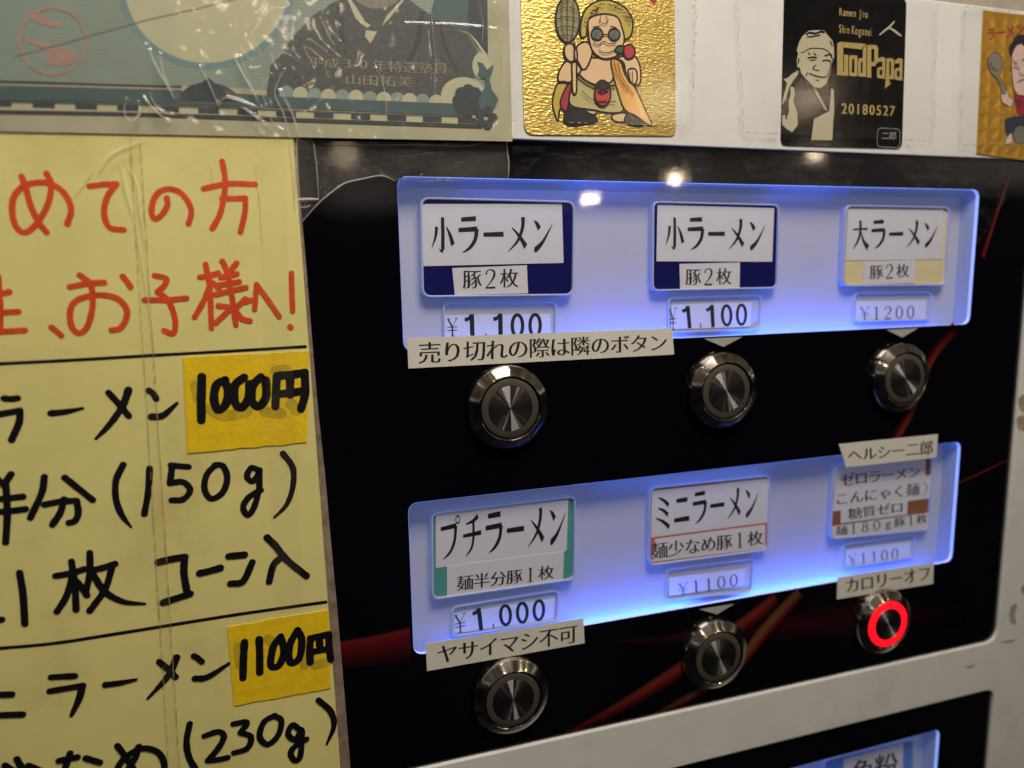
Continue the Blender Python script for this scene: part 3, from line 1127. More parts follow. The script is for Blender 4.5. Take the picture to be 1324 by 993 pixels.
def hand(groups, y):
    st = []
    for c, w, lst in groups:
        for item in lst:
            pts = item[0] if isinstance(item, tuple) and isinstance(item[0], list) else item
            ww = item[1] if isinstance(item, tuple) and isinstance(item[0], list) else w
            ww = [q * PXM for q in ww] if isinstance(ww, (list, tuple)) else ww * PXM
            st.append((pq(pts, c, y), ww))
    return strokes_mesh(st, y, wob=0.06)


red = [
    [(88, 152), (105, 200), (125, 270), (155, 335), (190, 380)],
    [(190, 140), (208, 185), (200, 250), (170, 315), (130, 365), (95, 380), (65, 355), (50, 300), (55, 240), (85, 200), (130, 180), (190, 178), (240, 200), (275, 240), (290, 290), (275, 345)],
    [(365, 192), (420, 185), (475, 183)], [(475, 183), (440, 230), (425, 280), (428, 325), (450, 362), (505, 370)],
    [(680, 240), (682, 270), (660, 308), (632, 325), (618, 300), (625, 250), (650, 215), (690, 203), (735, 218), (768, 258), (780, 300), (768, 345)],
    [(905, 90), (915, 140), (918, 180)], [(830, 202), (930, 182), (1040, 184)], [(920, 180), (910, 250), (895, 310), (865, 365)],
    [(905, 242), (960, 242), (1000, 240)], [(1000, 240), (998, 300), (980, 378)],
    [(-40, 645), (0, 632), (38, 622)], [(-40, 712), (20, 706), (75, 703)], [(-60, 792), (20, 784), (102, 779)], [(-8, 560), (0, 680), (2, 785)],
    [(210, 766), (230, 782), (250, 800)],
    [(285, 602), (360, 588), (425, 584)],
    [(325, 553), (368, 590), (378, 640), (375, 700), (355, 765), (325, 790), (295, 768), (285, 715), (300, 668), (350, 642), (420, 635), (480, 650), (515, 690), (515, 730), (490, 770), (455, 778)],
    [(500, 558), (518, 580), (532, 602)],
    [(630, 555), (678, 568), (668, 598), (642, 622)], [(642, 622), (682, 652), (705, 700), (715, 750), (706, 792), (670, 780)], [(590, 655), (680, 655), (760, 648)],
    [(815, 562), (855, 556), (890, 545)], [(838, 510), (855, 600), (862, 770)], [(860, 585), (830, 660), (793, 725)], [(868, 585), (885, 600), (900, 622)],
    [(906, 497), (918, 520), (926, 545)], [(964, 505), (948, 525), (938, 545)], [(900, 562), (935, 556), (966, 548)], [(892, 594), (935, 588), (976, 580)],
    [(880, 632), (940, 618), (1002, 604)], [(930, 560), (945, 640), (962, 756)], [(890, 678), (935, 690), (880, 748)], [(1000, 650), (975, 675), (955, 692)], [(955, 690), (985, 730), (1020, 740)],
    [(992, 664), (1022, 655)], [(1038, 692), (1042, 640), (1046, 592)], [(1046, 592), (1090, 652), (1138, 722)],
    [(1188, 545), (1190, 620), (1193, 700)], [(1182, 763), (1186, 766)],
]
link('red_handwriting', hand([(c5, 6.5, red)], YPO - 0.00004), M_REDPEN, poster)
blk6 = [
    [(15, 220), (40, 222), (66, 219)], [(-20, 283), (30, 274), (75, 266)], [(75, 266), (72, 310), (44, 376)], ([(192, 276), (250, 270), (312, 257)], [8, 7, 3.5]),
    ([(485, 188), (462, 250), (412, 320), (362, 372)], [9, 8, 7, 3.5]), [(410, 198), (450, 242), (486, 286)],
    [(562, 190), (580, 203), (590, 222)], ([(572, 289), (615, 284), (668, 238)], [9, 8, 4]),
    ([(465, 470), (438, 530), (438, 600), (460, 660), (496, 706)], [8, 7.5, 7.5, 7, 2.5]), [(565, 484), (560, 570), (545, 656)],
    [(645, 472), (712, 478)], [(650, 476), (642, 540)], [(642, 540), (690, 535), (718, 565), (692, 600), (648, 604)],
    [(815, 470), (782, 505), (772, 560), (797, 598), (840, 575), (858, 520), (842, 475), (812, 470)],
    [(972, 488), (948, 482), (932, 515), (955, 532), (978, 502)], [(980, 490), (978, 560), (960, 628), (936, 660), (918, 630), (940, 592), (985, 565)],
    ([(1068, 427), (1105, 480), (1106, 550), (1082, 620), (1036, 668)], [8, 7.5, 7, 6, 3]),
    [(42, 505), (25, 530), (14, 548)], [(-20, 510), (0, 535)], [(-30, 602), (30, 596), (86, 590)], [(-40, 650), (30, 645), (96, 637)], [(22, 540), (28, 650), (22, 762)],
    [(168, 515), (158, 575), (115, 670)], [(245, 518), (300, 562), (350, 602)], [(168, 620), (230, 608), (290, 605)], [(290, 605), (296, 650), (284, 680), (262, 688)], [(242, 600), (228, 650), (198, 696)],
]
blk7 = [
    [(75, 148), (88, 230), (95, 342)], [(-30, 332), (8, 326)],
    [(212, 160), (270, 150), (322, 134)], [(272, 105), (285, 190), (290, 288)], [(275, 168), (252, 240), (217, 296)], [(292, 180), (312, 205), (332, 234)],
    [(342, 72), (342, 150), (328, 215)], [(345, 140), (395, 128), (438, 114)], [(428, 122), (400, 210), (342, 292)], ([(352, 150), (400, 220), (470, 258), (552, 266)], [8, 8, 7, 3]),
    [(195, 545), (285, 540)], [(190, 598), (315, 577)], ([(315, 577), (300, 630), (272, 690)], [8, 8, 4.5]), ([(402, 574), (460, 566), (518, 554)], [8, 7, 4]),
    ([(672, 470), (640, 540), (562, 626)], [9, 8, 3]), [(606, 486), (640, 515), (668, 544)], [(738, 464), (752, 472), (768, 486)], ([(742, 550), (790, 544), (872, 492)], [8, 8, 4]),
    [(-20, 612), (45, 610)], [(-30, 690), (86, 686)],
    [(722, 722), (710, 790), (720, 850), (748, 900)], [(778, 768), (830, 752), (852, 770), (830, 815), (790, 862)], [(790, 862), (830, 858), (866, 850)],
    [(888, 722), (940, 716), (915, 755)], [(915, 755), (955, 772), (940, 815), (890, 832)],
    [(1045, 690), (1004, 715), (988, 770), (1018, 800), (1058, 765), (1070, 710), (1042, 690)],
    [(1138, 742), (1112, 726), (1096, 760), (1122, 782), (1146, 745)], [(1150, 750), (1142, 845), (1120, 860), (1106, 830), (1130, 800), (1166, 780)],
    ([(1212, 632), (1258, 675), (1270, 730), (1243, 798)], [8, 8, 7, 3]),
    [(65, 855), (90, 900)], [(110, 880), (155, 900)], [(20, 880), (60, 905)], [(225, 862), (295, 848)], [(268, 832), (245, 900)], [(328, 852), (380, 868)],
    [(448, 805), (480, 850), (512, 900)], [(528, 808), (515, 850), (480, 905)], [(440, 905), (475, 850), (540, 815), (600, 828), (625, 870), (622, 910)],
]
link('black_handwriting', hand([(c6, 7.6, blk6), (c7, 7.8, blk7)], YPO - 0.00004), M_MARKER, poster)
kosei = [[(602, 108), (650, 97), (705, 88)], [(702, 90), (700, 150), (712, 222)], [(620, 262), (670, 246), (724, 228)], [(760, 150), (800, 141), (838, 130)],
         [(870, 86), (930, 80)], [(876, 190), (925, 180), (960, 108)], [(1016, 14), (1050, 48), (1090, 98), (1166, 160)], [(1066, 92), (1040, 120), (1024, 182)]]
link('marker_correction', hand([(c7, 8.6, kosei)], YPO - 0.00022), M_MARKER, poster)
link('ruled_line', hand([(c5, 3.6, [[(-20, 916), (300, 900), (640, 880), (1000, 860), (1245, 845)]])], YPO - 0.00008), M_MARKER, poster)
link('ruled_line', hand([(c7, 4.2, [[(-20, 438), (200, 418), (450, 380), (900, 308), (1240, 260)]])], YPO - 0.00008), M_MARKER, poster)

YT = YPO - 0.28 * MM


def price_patch(c, quad, strokes, w, label, ghost):
    edge = []
    P = pq(quad, c, YT)
    for i in range(4):
        a, b = Vector(P[i]), Vector(P[(i + 1) % 4])
        k = 14 if i in (0, 2) else 2
        for j in range(k):
            p = a.lerp(b, j / k)
            if i in (0, 2) and j:
                p.y += random.uniform(-1, 1) * 0.00016
            edge.append(tuple(p))
    s = link('price_patch', sheet(edge, YT, 0.0002), M_TAPEY)
    tag(s, label, 'price sticker', 'yellow tape price patches on the poster')
    link('old_lettering', hand([(c, w * 1.3, ghost)], YT - 0.00002), MATS['ghost'], s)
    link('lettering', hand([(c, w, strokes)], YT - 0.00006), M_MARKER, s)


mat('ghost', alb(168, 138, 28), 0.5, var=0.2, vscale=300)
price_patch(c6, [(690, 65), (1168, 40), (1158, 385), (708, 427)],
            [[(762, 138), (760, 220), (760, 302)], [(850, 150), (818, 168), (808, 220), (822, 262), (850, 245), (862, 195), (848, 152)],
             [(922, 140), (888, 170), (886, 230), (910, 255), (938, 220), (942, 165)], [(985, 138), (956, 170), (950, 225), (975, 250), (1004, 215), (1004, 150)],
             [(1040, 250), (1042, 190), (1046, 136)], [(1046, 134), (1100, 130), (1150, 122)], [(1150, 124), (1152, 200), (1136, 260)], [(1095, 140), (1096, 206)], [(1046, 204), (1142, 192)]],
            10.2, 'upper yellow tape patch reading 1000 yen on the poster',
            [[(740, 170), (750, 220)], [(790, 260), (850, 285), (930, 270)], [(1000, 270), (1060, 275)], [(1040, 115), (1080, 112)], [(1100, 240), (1120, 262)]])
price_patch(c7, [(865, 355), (1250, 290), (1258, 588), (890, 655)],
            [[(930, 412), (926, 480), (924, 550)], [(986, 402), (988, 460), (988, 528)], [(1068, 392), (1040, 430), (1030, 500), (1060, 502), (1080, 450), (1068, 392)],
             [(1132, 368), (1102, 425), (1104, 490), (1138, 474), (1148, 405), (1132, 368)], [(1180, 490), (1178, 440), (1182, 402)], [(1180, 398), (1220, 390), (1250, 382)],
             [(1250, 384), (1252, 430), (1258, 478)], [(1215, 402), (1217, 440)], [(1186, 450), (1250, 438)]],
            9.4, 'lower yellow tape patch reading 1100 yen on the poster',
            [[(905, 430), (915, 500)], [(1020, 400), (1040, 420)], [(1165, 420), (1160, 500)], [(1200, 500), (1240, 490)]])

# ------------------------------------------------------------------ banknote print in a plastic sleeve
YN = -2.4 * MM
n1, n2 = crop(0, 0, 3.31), crop(360, 0, 3.894)
note = empty('banknote_print', (-0.03, YN, xz(400, 90, YN)[1]))
tag(note, 'grey green enlarged banknote print with portrait in a creased plastic sleeve', 'banknote print')
M_NPAP = mat('note_margin_paper', alb(150, 142, 108), 0.5, var=0.08, vscale=60, dirt=alb(110, 92, 60), dscale=50, dirt_amt=0.4)
M_NBG = mat('note_green_tint', alb(110, 119, 101), 0.5, var=0.06, vscale=70)
M_NTEAL = mat('note_teal_ink', alb(52, 72, 68), 0.5, var=0.1, vscale=100)
M_NDARK = mat('note_dark_ink', alb(36, 44, 48), 0.5, var=0.15, vscale=300)
M_NSUIT = mat('note_portrait_ink', alb(58, 60, 56), 0.5, var=0.35, vscale=900)
M_NPALE = mat('note_pale_tint', alb(158, 150, 112), 0.5, var=0.05)
M_NMID = mat('note_mid_tint', alb(112, 122, 108), 0.5, var=0.05)
M_NSEAL = mat('note_seal_red', alb(142, 110, 90), 0.5, var=0.12, vscale=300)
M_NGOLD = mat('note_letter_tan', alb(124, 112, 84), 0.5)



def engrave(m, scale, amt, dist):
    """fine wavy engraved lines, printed"""
    nt = m.node_tree; p = nt.nodes['Principled BSDF']
    src = p.inputs['Base Color'].links[0].from_socket
    tc = nt.nodes.new('ShaderNodeTexCoord'); w = nt.nodes.new('ShaderNodeTexWave')
    w.inputs['Scale'].default_value = scale; w.inputs['Distortion'].default_value = dist
    w.inputs['Detail'].default_value = 1.0; w.inputs['Detail Scale'].default_value = 0.4
    w.bands_direction = 'Z'
    nt.links.new(tc.outputs['Object'], w.inputs['Vector'])
    mr = nt.nodes.new('ShaderNodeMapRange'); mr.inputs['To Min'].default_value = 1 - amt; mr.inputs['To Max'].default_value = 1 + amt
    nt.links.new(w.outputs['Fac'], mr.inputs[0])
    mx = nt.nodes.new('ShaderNodeMix'); mx.data_type = 'RGBA'; mx.blend_type = 'MULTIPLY'; mx.inputs[0].default_value = 1
    nt.links.new(src, mx.inputs[6]); nt.links.new(mr.outputs[0], mx.inputs[7])
    nt.links.new(mx.outputs[2], p.inputs['Base Color'])


engrave(M_NBG, 380, 0.10, 6.0)
engrave(M_NSUIT, 520, 0.22, 3.0)
engrave(M_NTEAL, 500, 0.14, 2.0)
link('paper', sheet(pq([(-400, 10), (-400, 560), (0, 562)], n1, YN) + pq([(1178, 712), (1160, 0), (1150, -130)], n2, YN) + pq([(0, -140)], n1, YN), YN, 0.00015), M_NPAP, note)


def ink(name, polys_px, m, lvl, smooth_idx=()):
    y = YN - 0.00002 * lvl
    polys = []
    for i, (c, pts, sm) in enumerate(polys_px):
        q = pq(pts, c, y)
        if sm:
            q = catmull(q, 5, True)
        polys.append(q)
    return link(name, flat(polys, y), m, note)


ink('tint_field', [(n1, [(-380, -120), (-380, 342), (0, 345), (500, 356), (1040, 376), (1240, 400), (1240, -120)], False),
                   (n2, [(0, 470), (900, 520), (1060, 560), (1052, 0), (1045, -120), (-40, -120)], False)], M_NBG, 1)


def ell(cx, cy, rx, ry, n=40):
    return [(cx + rx * math.cos(2 * math.pi * i / n), cy + ry * math.sin(2 * math.pi * i / n)) for i in range(n)]


M_NRING = mat('note_ring_ink', alb(92, 112, 106), 0.5, var=0.08)
ink('watermark_ring', [(n1, ell(885, -80, 384, 378), False)], M_NRING, 2)
ink('watermark_field', [(n1, ell(885, -80, 356, 350), False)], M_NPALE, 3)
# portrait: only the suit, collar and chin are in the photo
ink('portrait', [(n2, [(-60, 480), (-40, 330), (0, 290), (60, 200), (170, 80), (260, 20), (350, -20), (640, -20), (700, 30), (850, 130), (950, 170), (1000, 250), (1010, 330), (985, 400), (920, 440), (860, 500), (400, 490)], False)], M_NSUIT, 5)
ink('portrait_side', [(n2, [(800, -60), (955, -60), (955, 160), (880, 140), (760, 90)], False)], M_NTEAL, 4)
ink('portrait_edge', [(n2, [(955, -60), (1052, -60), (1055, 270), (1000, 240), (955, 165)], False)], M_NDARK, 4)
ink('collar', [(n2, [(345, -10), (362, -10), (400, 50), (436, 108), (466, 128), (446, 140), (415, 118), (388, 92)], False),
               (n2, [(628, -10), (640, -10), (560, 92), (520, 132), (545, 80), (600, 20)], False),
               (n2, [(440, 152), (498, 158), (463, 218), (436, 185)], False),
               (n2, [(955, 160), (1000, 205), (1040, 260), (1056, 290), (1010, 310), (1030, 270)], False)], M_NPALE, 7)
ink('chin', [(n2, [(385, -30), (400, 10), (450, 38), (510, 42), (570, 26), (610, -10), (610, -40)], True)], mat('note_chin', alb(104, 98, 78), 0.5, var=0.3, vscale=900), 6)
ink('lapel', [(n2, [(290, 20), (300, 120), (310, 210), (340, 290), (330, 150), (320, 30)], False),
              (n2, [(710, 60), (690, 200), (640, 330), (665, 330), (720, 200), (735, 60)], False),
              (n2, [(800, 100), (835, 250), (890, 360), (905, 360), (850, 240), (815, 100)], False)], M_NDARK, 6)
scal = [(40, 460), (110, 465), (182, 470), (252, 475), (322, 478), (390, 480), (460, 486), (530, 490), (598, 492), (660, 496), (725, 500), (795, 505)]
ink('scallop_border', [(n2, ell(x, y + 8, 37, 36, 20), False) for x, y in scal[0::2]], M_NMID, 5.9)
ink('scallop_border', [(n2, ell(x, y + 8, 37, 36, 20), False) for x, y in scal[1::2]] + [(n2, ell(930, 480, 112, 92, 30), False), (n2, ell(1020, 330, 44, 66, 24), False)], M_NPALE, 7.2)
# band: fields follow the lower edge of the note
band = lambda ya, yb, yc, yd: [(n1, [(-380, ya - 6), (0, ya), (500, ya + 14), (1040, ya + 52), (1240, ya + 62)], False)]


def strip(y0l, y0r, y1l, y1r, xr=1020):
    """a strip along the note: heights at the far left of the photo (crop 1) and at x=xr (crop 2)"""
    a = n1(-380, y0l - 4); b = n2(xr, y0r); c_ = n2(xr, y1r); d = n1(-380, y1l - 4)
    m0 = n1(1200, 0)[0]
    def mid(p, q, k):
        return (p[0] + (q[0] - p[0]) * k, p[1] + (q[1] - p[1]) * k)
    return [a, b, c_, d]


idc = crop(0, 0, 1)
ink('teal_band', [(idc, [(-120, 109), (0, 111.5), (160, 115), (310, 121), (364, 125), (590, 134), (612, 150), (364, 139), (160, 132), (0, 129), (-120, 127)], False)], M_NTEAL, 9)
ink('dark_line', [(idc, [(-120, 103), (0, 104), (235, 111), (235, 114), (0, 107), (-120, 106)], False),
                  (idc, [(-120, 142.5), (0, 143.5), (160, 146), (310, 151), (364, 153.5), (624, 162.5), (624, 165.5), (364, 156.5), (310, 154.5), (160, 149), (0, 146.5), (-120, 145.5)], False),
                  (idc, [(-120, 129.5), (0, 130.5), (160, 134), (310, 139), (364, 141.5), (610, 151.5), (610, 153), (364, 143), (310, 140.5), (160, 135.5), (0, 132), (-120, 131)], False)], M_NDARK, 10)
ink('pale_line', [(idc, [(-120, 107.3), (0, 108), (235, 114.5), (235, 116), (0, 109.5), (-120, 108.8)], False),
                  (idc, [(-120, 133), (0, 134), (160, 137), (310, 142), (364, 144.5), (620, 153.5), (620, 161), (364, 152), (310, 149.5), (160, 145), (0, 142), (-120, 141)], False)], M_NPALE, 11)


def along(x):
    pts = [(-120, 129.8), (0, 130.5), (160, 135.6), (310, 140.8), (364, 143.5), (620, 152.6)]
    for (a, b), (c_, d) in zip(pts, pts[1:]):
        if a <= x <= c_:
            return b + (d - b) * (x - a) / (c_ - a)
    return pts[-1][1]


dash = []
x = -14.0
while x < 612:
    w_ = 29 - x * 0.009
    dash.append((idc, [(x, along(x) + 0.2), (x + w_, along(x + w_) + 0.2), (x + w_, along(x + w_) + 7.6), (x, along(x) + 7.6)], False))
    x += w_ * 2 - 2 - x * 0.002
ink('dash_border', dash, M_NDARK, 12)
fl = [(n2, ell(955 + 48 * math.cos(t), 505 + 50 * math.sin(t), 32, 32, 16), False) for t in [k * math.pi / 4 for k in range(8)]]
fl += [(n2, ell(955, 505, 46, 46, 20), False)]
fl += [(n2, ell(1045 + 34 * math.cos(t), 592 + 36 * math.sin(t), 24, 24, 14), False) for t in [k * math.pi / 2.5 for k in range(5)]]
ink('flower_ornament', fl, M_NDARK, 13)
ink('leaf_ornament', [(n2, [(1000, 310), (1030, 320), (1050, 350), (1085, 325), (1075, 370), (1062, 400), (1075, 450), (1108, 498), (1090, 540), (1060, 580), (1020, 570), (1000, 480), (1045, 440), (1040, 400), (1002, 380), (1012, 345)], False)], M_NTEAL, 14)
ink('flower_ornament', [(n1, [(760, 430), (775, 395), (815, 365), (865, 352), (892, 332), (920, 356), (965, 368), (1005, 395), (1025, 432)], False)], M_NDARK, 13)
stp = []
ys = YN - 0.00002 * 4
link('red_seal', strokes_mesh([([xz(*n1(*p), ys) for p in ell(225, 175, 142, 142, 26)], 9 / 3.31 * PXM * 1.1, True)], ys), M_NSEAL, note)
ink('red_seal', [(n1, [(112, 62), (150, 55), (262, 100), (240, 118), (200, 108), (150, 92)], True), (n1, [(80, 150), (150, 170), (215, 188), (235, 196), (262, 208), (320, 215), (325, 240), (305, 275), (250, 285), (195, 270), (205, 230), (190, 205), (120, 182)], False)], M_NSEAL, 4)
yl = YN - 0.00002 * 9
for body, quad in (('平成30年特選塾員', [(148, 285), (852, 318), (852, 378), (148, 338)]), ('山田拓美', [(340, 374), (678, 386), (676, 440), (340, 424)])):
    V_, F_ = text_units(body, {}, thin=0.008, bold=0.008)
    link('lettering', in_quad(V_, F_, pq(quad, n2, yl), yl, 0.0), M_NGOLD, note)
link('thread', strokes_mesh([([xz(*n1(*p), YN - .0002) for p in [(60, 240), (250, 190), (420, 140), (640, 82), (840, 36), (1100, -30)]], 0.00014)], YN - .0002), mat('brown_thread', alb(112, 94, 66), 0.6), note)

# the plastic sleeve: a rippled clear sheet and hard creases
YS = YN - 0.55 * MM
M_SLEEVE = film_mat('clear_sleeve_film', 0.035, 0.10, (0.8, 0.78, 0.72), bump=0.22, bscale=120)
M_CREASE_GLINT = film_mat('sleeve_crease_glint', 0.42, 0.08, (1.0, 0.99, 0.97))  # white veil paints the bright glints along the folds into the film
from mathutils import noise as mnoise


def grid_film(corners, nx, nz, yfun, ragged=None):
    tl, tr, br, bl = [Vector(c) for c in corners]
    vs, fs = [], []
    for j in range(nz + 1):
        t = j / nz
        for i in range(nx + 1):
            s = i / nx
            p = (tl * (1 - s) + tr * s) * (1 - t) + (bl * (1 - s) + br * s) * t
            vs.append((p.x, yfun(p.x, p.y), p.y))
    for j in range(nz):
        for i in range(nx):
            a = j * (nx + 1) + i
            fs.append((a, a + nx + 1, a + nx + 2, a + 1))
    me = mesh(vs, fs)
    face_front(me)
    return me


def rip(x, z, base, amp, f):
    return base - amp * (0.5 + 0.5 * mnoise.noise(Vector((x * f, z * f, 3.1)))) - amp * 0.5 * abs(mnoise.noise(Vector((x * f * 2.3, z * f * 2.3, 7.7))))


def crease(pts, w, h, base, conv, m, parent, name='crease'):
    """a raised fold: tent-shaped ridge along a line"""
    P = catmull([xz(*conv(*p), base) for p in pts], 5)
    n = len(P)
    vs, fs = [], []
    for i in range(n):
        d = Vector(P[min(i + 1, n - 1)]) - Vector(P[max(i - 1, 0)])
        d.normalize(); nn = Vector((-d.y, d.x))
        k = math.sin(math.pi * (i + 0.4) / (n - 0.2)) ** 0.5
        for s_, hh in ((-1, 0), (0, h), (1, 0)):
            q = Vector(P[i]) + nn * s_ * w * 0.5 * k
            vs.append((q.x, base - hh * k, q.y))
    for i in range(n - 1):
        for j in range(2):
            fs.append((i * 3 + j, i * 3 + j + 1, i * 3 + 4 + j, i * 3 + 3 + j))
    me = mesh(vs, fs); face_front(me)
    return link(name, me, m, parent)


FOLDS1 = (([(640, 220), (665, 280), (705, 350), (748, 425)], 4), ([(685, 235), (700, 320), (740, 395)], 3), ([(1005, 250), (1040, 320), (1100, 425)], 5),
               ([(1030, 245), (1060, 330), (1110, 450)], 2.5), ([(855, 285), (890, 350), (935, 455)], 3), ([(935, 455), (960, 420), (1010, 430), (1100, 460), (1140, 460)], 3),
               ([(1140, 455), (1120, 380), (1160, 320)], 2.5), ([(1215, 300), (1175, 400), (1210, 480), (1240, 590)], 3), ([(1205, 390), (1250, 480), (1280, 580)], 3),
               ([(615, 420), (660, 470), (725, 525)], 3.2), ([(640, 405), (680, 470), (740, 495)], 2.4), ([(540, 430), (530, 480), (560, 520), (600, 490), (590, 440)], 3),
               ([(570, 525), (600, 480)], 5), ([(1030, 455), (1090, 500), (1150, 548)], 4), ([(1140, 480), (1180, 540), (1225, 565)], 2.5), ([(415, 755), (500, 660), (640, 592)], 2.4))
FOLDS2 = (([(490, 345), (520, 400), (540, 500), (540, 590)], 2.6), ([(770, 0), (775, 150), (790, 300), (780, 480)], 2), ([(640, 120), (900, 130), (1100, 150)], 2),
               ([(1010, 0), (1030, 120), (1025, 220)], 2.2), ([(1110, 170), (1125, 350), (1110, 560)], 1.8), ([(0, 460), (60, 560), (105, 690)], 2.6), ([(1090, 20), (1120, 60)], 1.5))
import numpy as np


def sleeve_mesh(nx=420, nz=130):
    q = [np.array(xz(*p, YS)) for p in ((-160, -45), (667, -45), (664, 181), (-160, 172))]
    s_, t_ = np.meshgrid(np.linspace(0, 1, nx + 1), np.linspace(0, 1, nz + 1))
    s_ = s_[..., None]; t_ = t_[..., None]
    P = (q[0] * (1 - s_) + q[1] * s_) * (1 - t_) + (q[3] * (1 - s_) + q[2] * s_) * t_
    P = P.reshape(-1, 2)
    h = np.zeros(len(P))
    for fold, cv in [(f, n1) for f in FOLDS1] + [(f, n2) for f in FOLDS2]:
        pts, w = fold
        line = [np.array(v) for v in catmull([xz(*cv(*p), YS) for p in pts], 3)]
        d = np.full(len(P), 1.0)
        for a_, b_ in zip(line, line[1:]):
            ab = b_ - a_
            t = np.clip(((P - a_) @ ab) / max(1e-12, ab @ ab), 0, 1)
            d = np.minimum(d, np.linalg.norm(P - (a_ + t[:, None] * ab), axis=1))
        wd = (w * 0.22 + 0.35) * PXM * 2.2
        h += (w * 0.10 + 0.1) * MM * np.exp(-(d / wd) ** 2)
    vs = [(p[0], rip(p[0], p[1], YS, 0.5 * MM, 90) - min(0.9 * MM, hh), p[1]) for p, hh in zip(P.tolist(), h.tolist())]
    fs = []
    for j in range(nz):
        for i in range(nx):
            a_ = j * (nx + 1) + i
            fs.append((a_, a_ + nx + 1, a_ + nx + 2, a_ + 1))
    me = mesh(vs, fs)
    face_front(me)
    return me


sl = link('sleeve', sleeve_mesh(), M_SLEEVE, note, smooth=True)
YK = YS - 1.05 * MM
for pts, w in FOLDS1:
    crease(pts, w * 0.5 * PXM, 0.25 * MM, YK, n1, M_CREASE_GLINT, note)
for pts, w in FOLDS2:
    crease(pts, w * 0.5 * PXM, 0.2 * MM, YK, n2, M_CREASE_GLINT, note)

# ------------------------------------------------------------------ clear tape holding the poster and the note
M_TAPE = film_mat('clear_tape', 0.034, 0.16, (0.75, 0.72, 0.68), bump=0.7, bscale=1100, vvar=True)
M_TAPE_EDGE = film_mat('tape_edge', 0.45, 0.15, (0.9, 0.88, 0.84))
t_out = [(374, 172), (400, 172), (440, 174), (500, 175), (560, 176), (620, 178), (655, 180), (657, 190), (654, 196), (658, 204), (656, 212), (659, 220), (657, 231), (640, 233), (610, 232), (585, 236),
         (560, 235), (540, 237), (528, 234), (512, 233.5), (506, 231), (500, 229), (493, 227), (484, 229), (470, 231), (456, 233), (448, 236), (438, 241), (430, 248), (420, 255), (410, 264), (398, 276), (388, 289), (384, 292), (379, 240)]


def tape_y(x, z):
    x0 = xz(380, 230)[0]; x1 = xz(430, 230)[0]
    k = min(1, max(0, (x - x0) / (x1 - x0)))
    k = k * k * (3 - 2 * k)
    return (-2.35 * MM) * (1 - k) + (-0.22 * MM) * k - 0.12 * MM * abs(mnoise.noise(Vector((x * 400, z * 400, 1.3))))


def tape_sheet(outline):
    """triangulated film over the outline, bent to the step between poster and panel"""
    bm = bmesh.new()
    vs = [bm.verts.new((*xz(*p), 0)) for p in outline]
    bm.faces.new(vs)
    bmesh.ops.triangulate(bm, faces=bm.faces[:])
    for _ in range(5):
        es = [e for e in bm.edges if e.calc_length() > 0.0016]
        if not es:
            break
        bmesh.ops.subdivide_edges(bm, edges=es, cuts=1)
        bmesh.ops.triangulate(bm, faces=bm.faces[:])
    for v in bm.verts:
        x, z = v.co.x, v.co.y
        v.co = (x, tape_y(x, z), z)
    me = bpy.data.meshes.new('m'); bm.to_mesh(me); bm.free()
    face_front(me)
    return me


tape = link('clear_tape', tape_sheet(t_out), M_TAPE, None, smooth=True)
tag(tape, 'wrinkled clear tape with ragged edge between yellow poster and lit window', 'tape')
tedge = [(388, 290), (410, 265), (430, 248), (447, 237), (470, 231.5), (493, 227.5), (512, 234)]
crease(tedge, 2.4 * PXM, 0.25 * MM, -0.35 * MM, idc, M_TAPE_EDGE, tape, 'ragged_edge')
crease([(655, 180), (656, 195), (658, 212), (657, 232)], 2 * PXM, 0.2 * MM, -0.35 * MM, idc, M_TAPE_EDGE, tape, 'ragged_edge')
crease([(405, 183), (409, 215), (412, 258)], 1.8 * PXM, 0.3 * MM, -1.4 * MM, idc, M_TAPE_EDGE, tape, 'crease')
crease([(384, 180), (383, 220), (381, 258)], 1.6 * PXM, 0.3 * MM, -2.5 * MM, idc, M_TAPE_EDGE, tape, 'crease')
crease([(382, 259), (395, 258.5), (412, 258)], 5 * PXM, 0.4 * MM, -1.8 * MM, idc, M_TAPE_EDGE, tape, 'crease')
crease([(388, 268), (396, 268), (402, 265)], 2 * PXM, 0.3 * MM, -1.6 * MM, idc, M_TAPE_EDGE, tape, 'crease')
crease([(420, 187), (450, 188), (500, 188), (540, 187), (600, 189), (630, 183)], 1.6 * PXM, 0.2 * MM, -0.5 * MM, idc, M_TAPE_EDGE, tape, 'crease')


def bubble(px, py, w):
    c = at(px, py, -0.4 * MM)
    bm = bmesh.new()
    bmesh.ops.create_uvsphere(bm, u_segments=14, v_segments=8, radius=1)
    for v in bm.verts:
        v.co = Vector((c.x + v.co.x * w * PXM, c.y + v.co.y * 0.25 * MM, c.z + v.co.z * w * 0.7 * PXM * (1 + 0.3 * v.co.x)))
    me = bpy.data.meshes.new('m'); bm.to_mesh(me); bm.free()
    link('air_bubble', me, MATS['clear_sleeve_film'], tape, smooth=True)


for b_ in ((543, 188, 8), (576, 187, 6), (493, 227, 4), (523, 231, 4), (554, 234, 3), (566, 233, 4), (580, 232, 5), (467, 201, 2), (425, 212, 2), (437, 243, 3)):
    bubble(*b_)
YTS = YPO - 0.35 * MM

# long clear tape strips over the poster
M_STRIP = film_mat('clear_tape_strip', 0.006, 0.12, (1.0, 0.95, 0.8), bump=0.15, bscale=200, vvar=True, gloss=0.4)


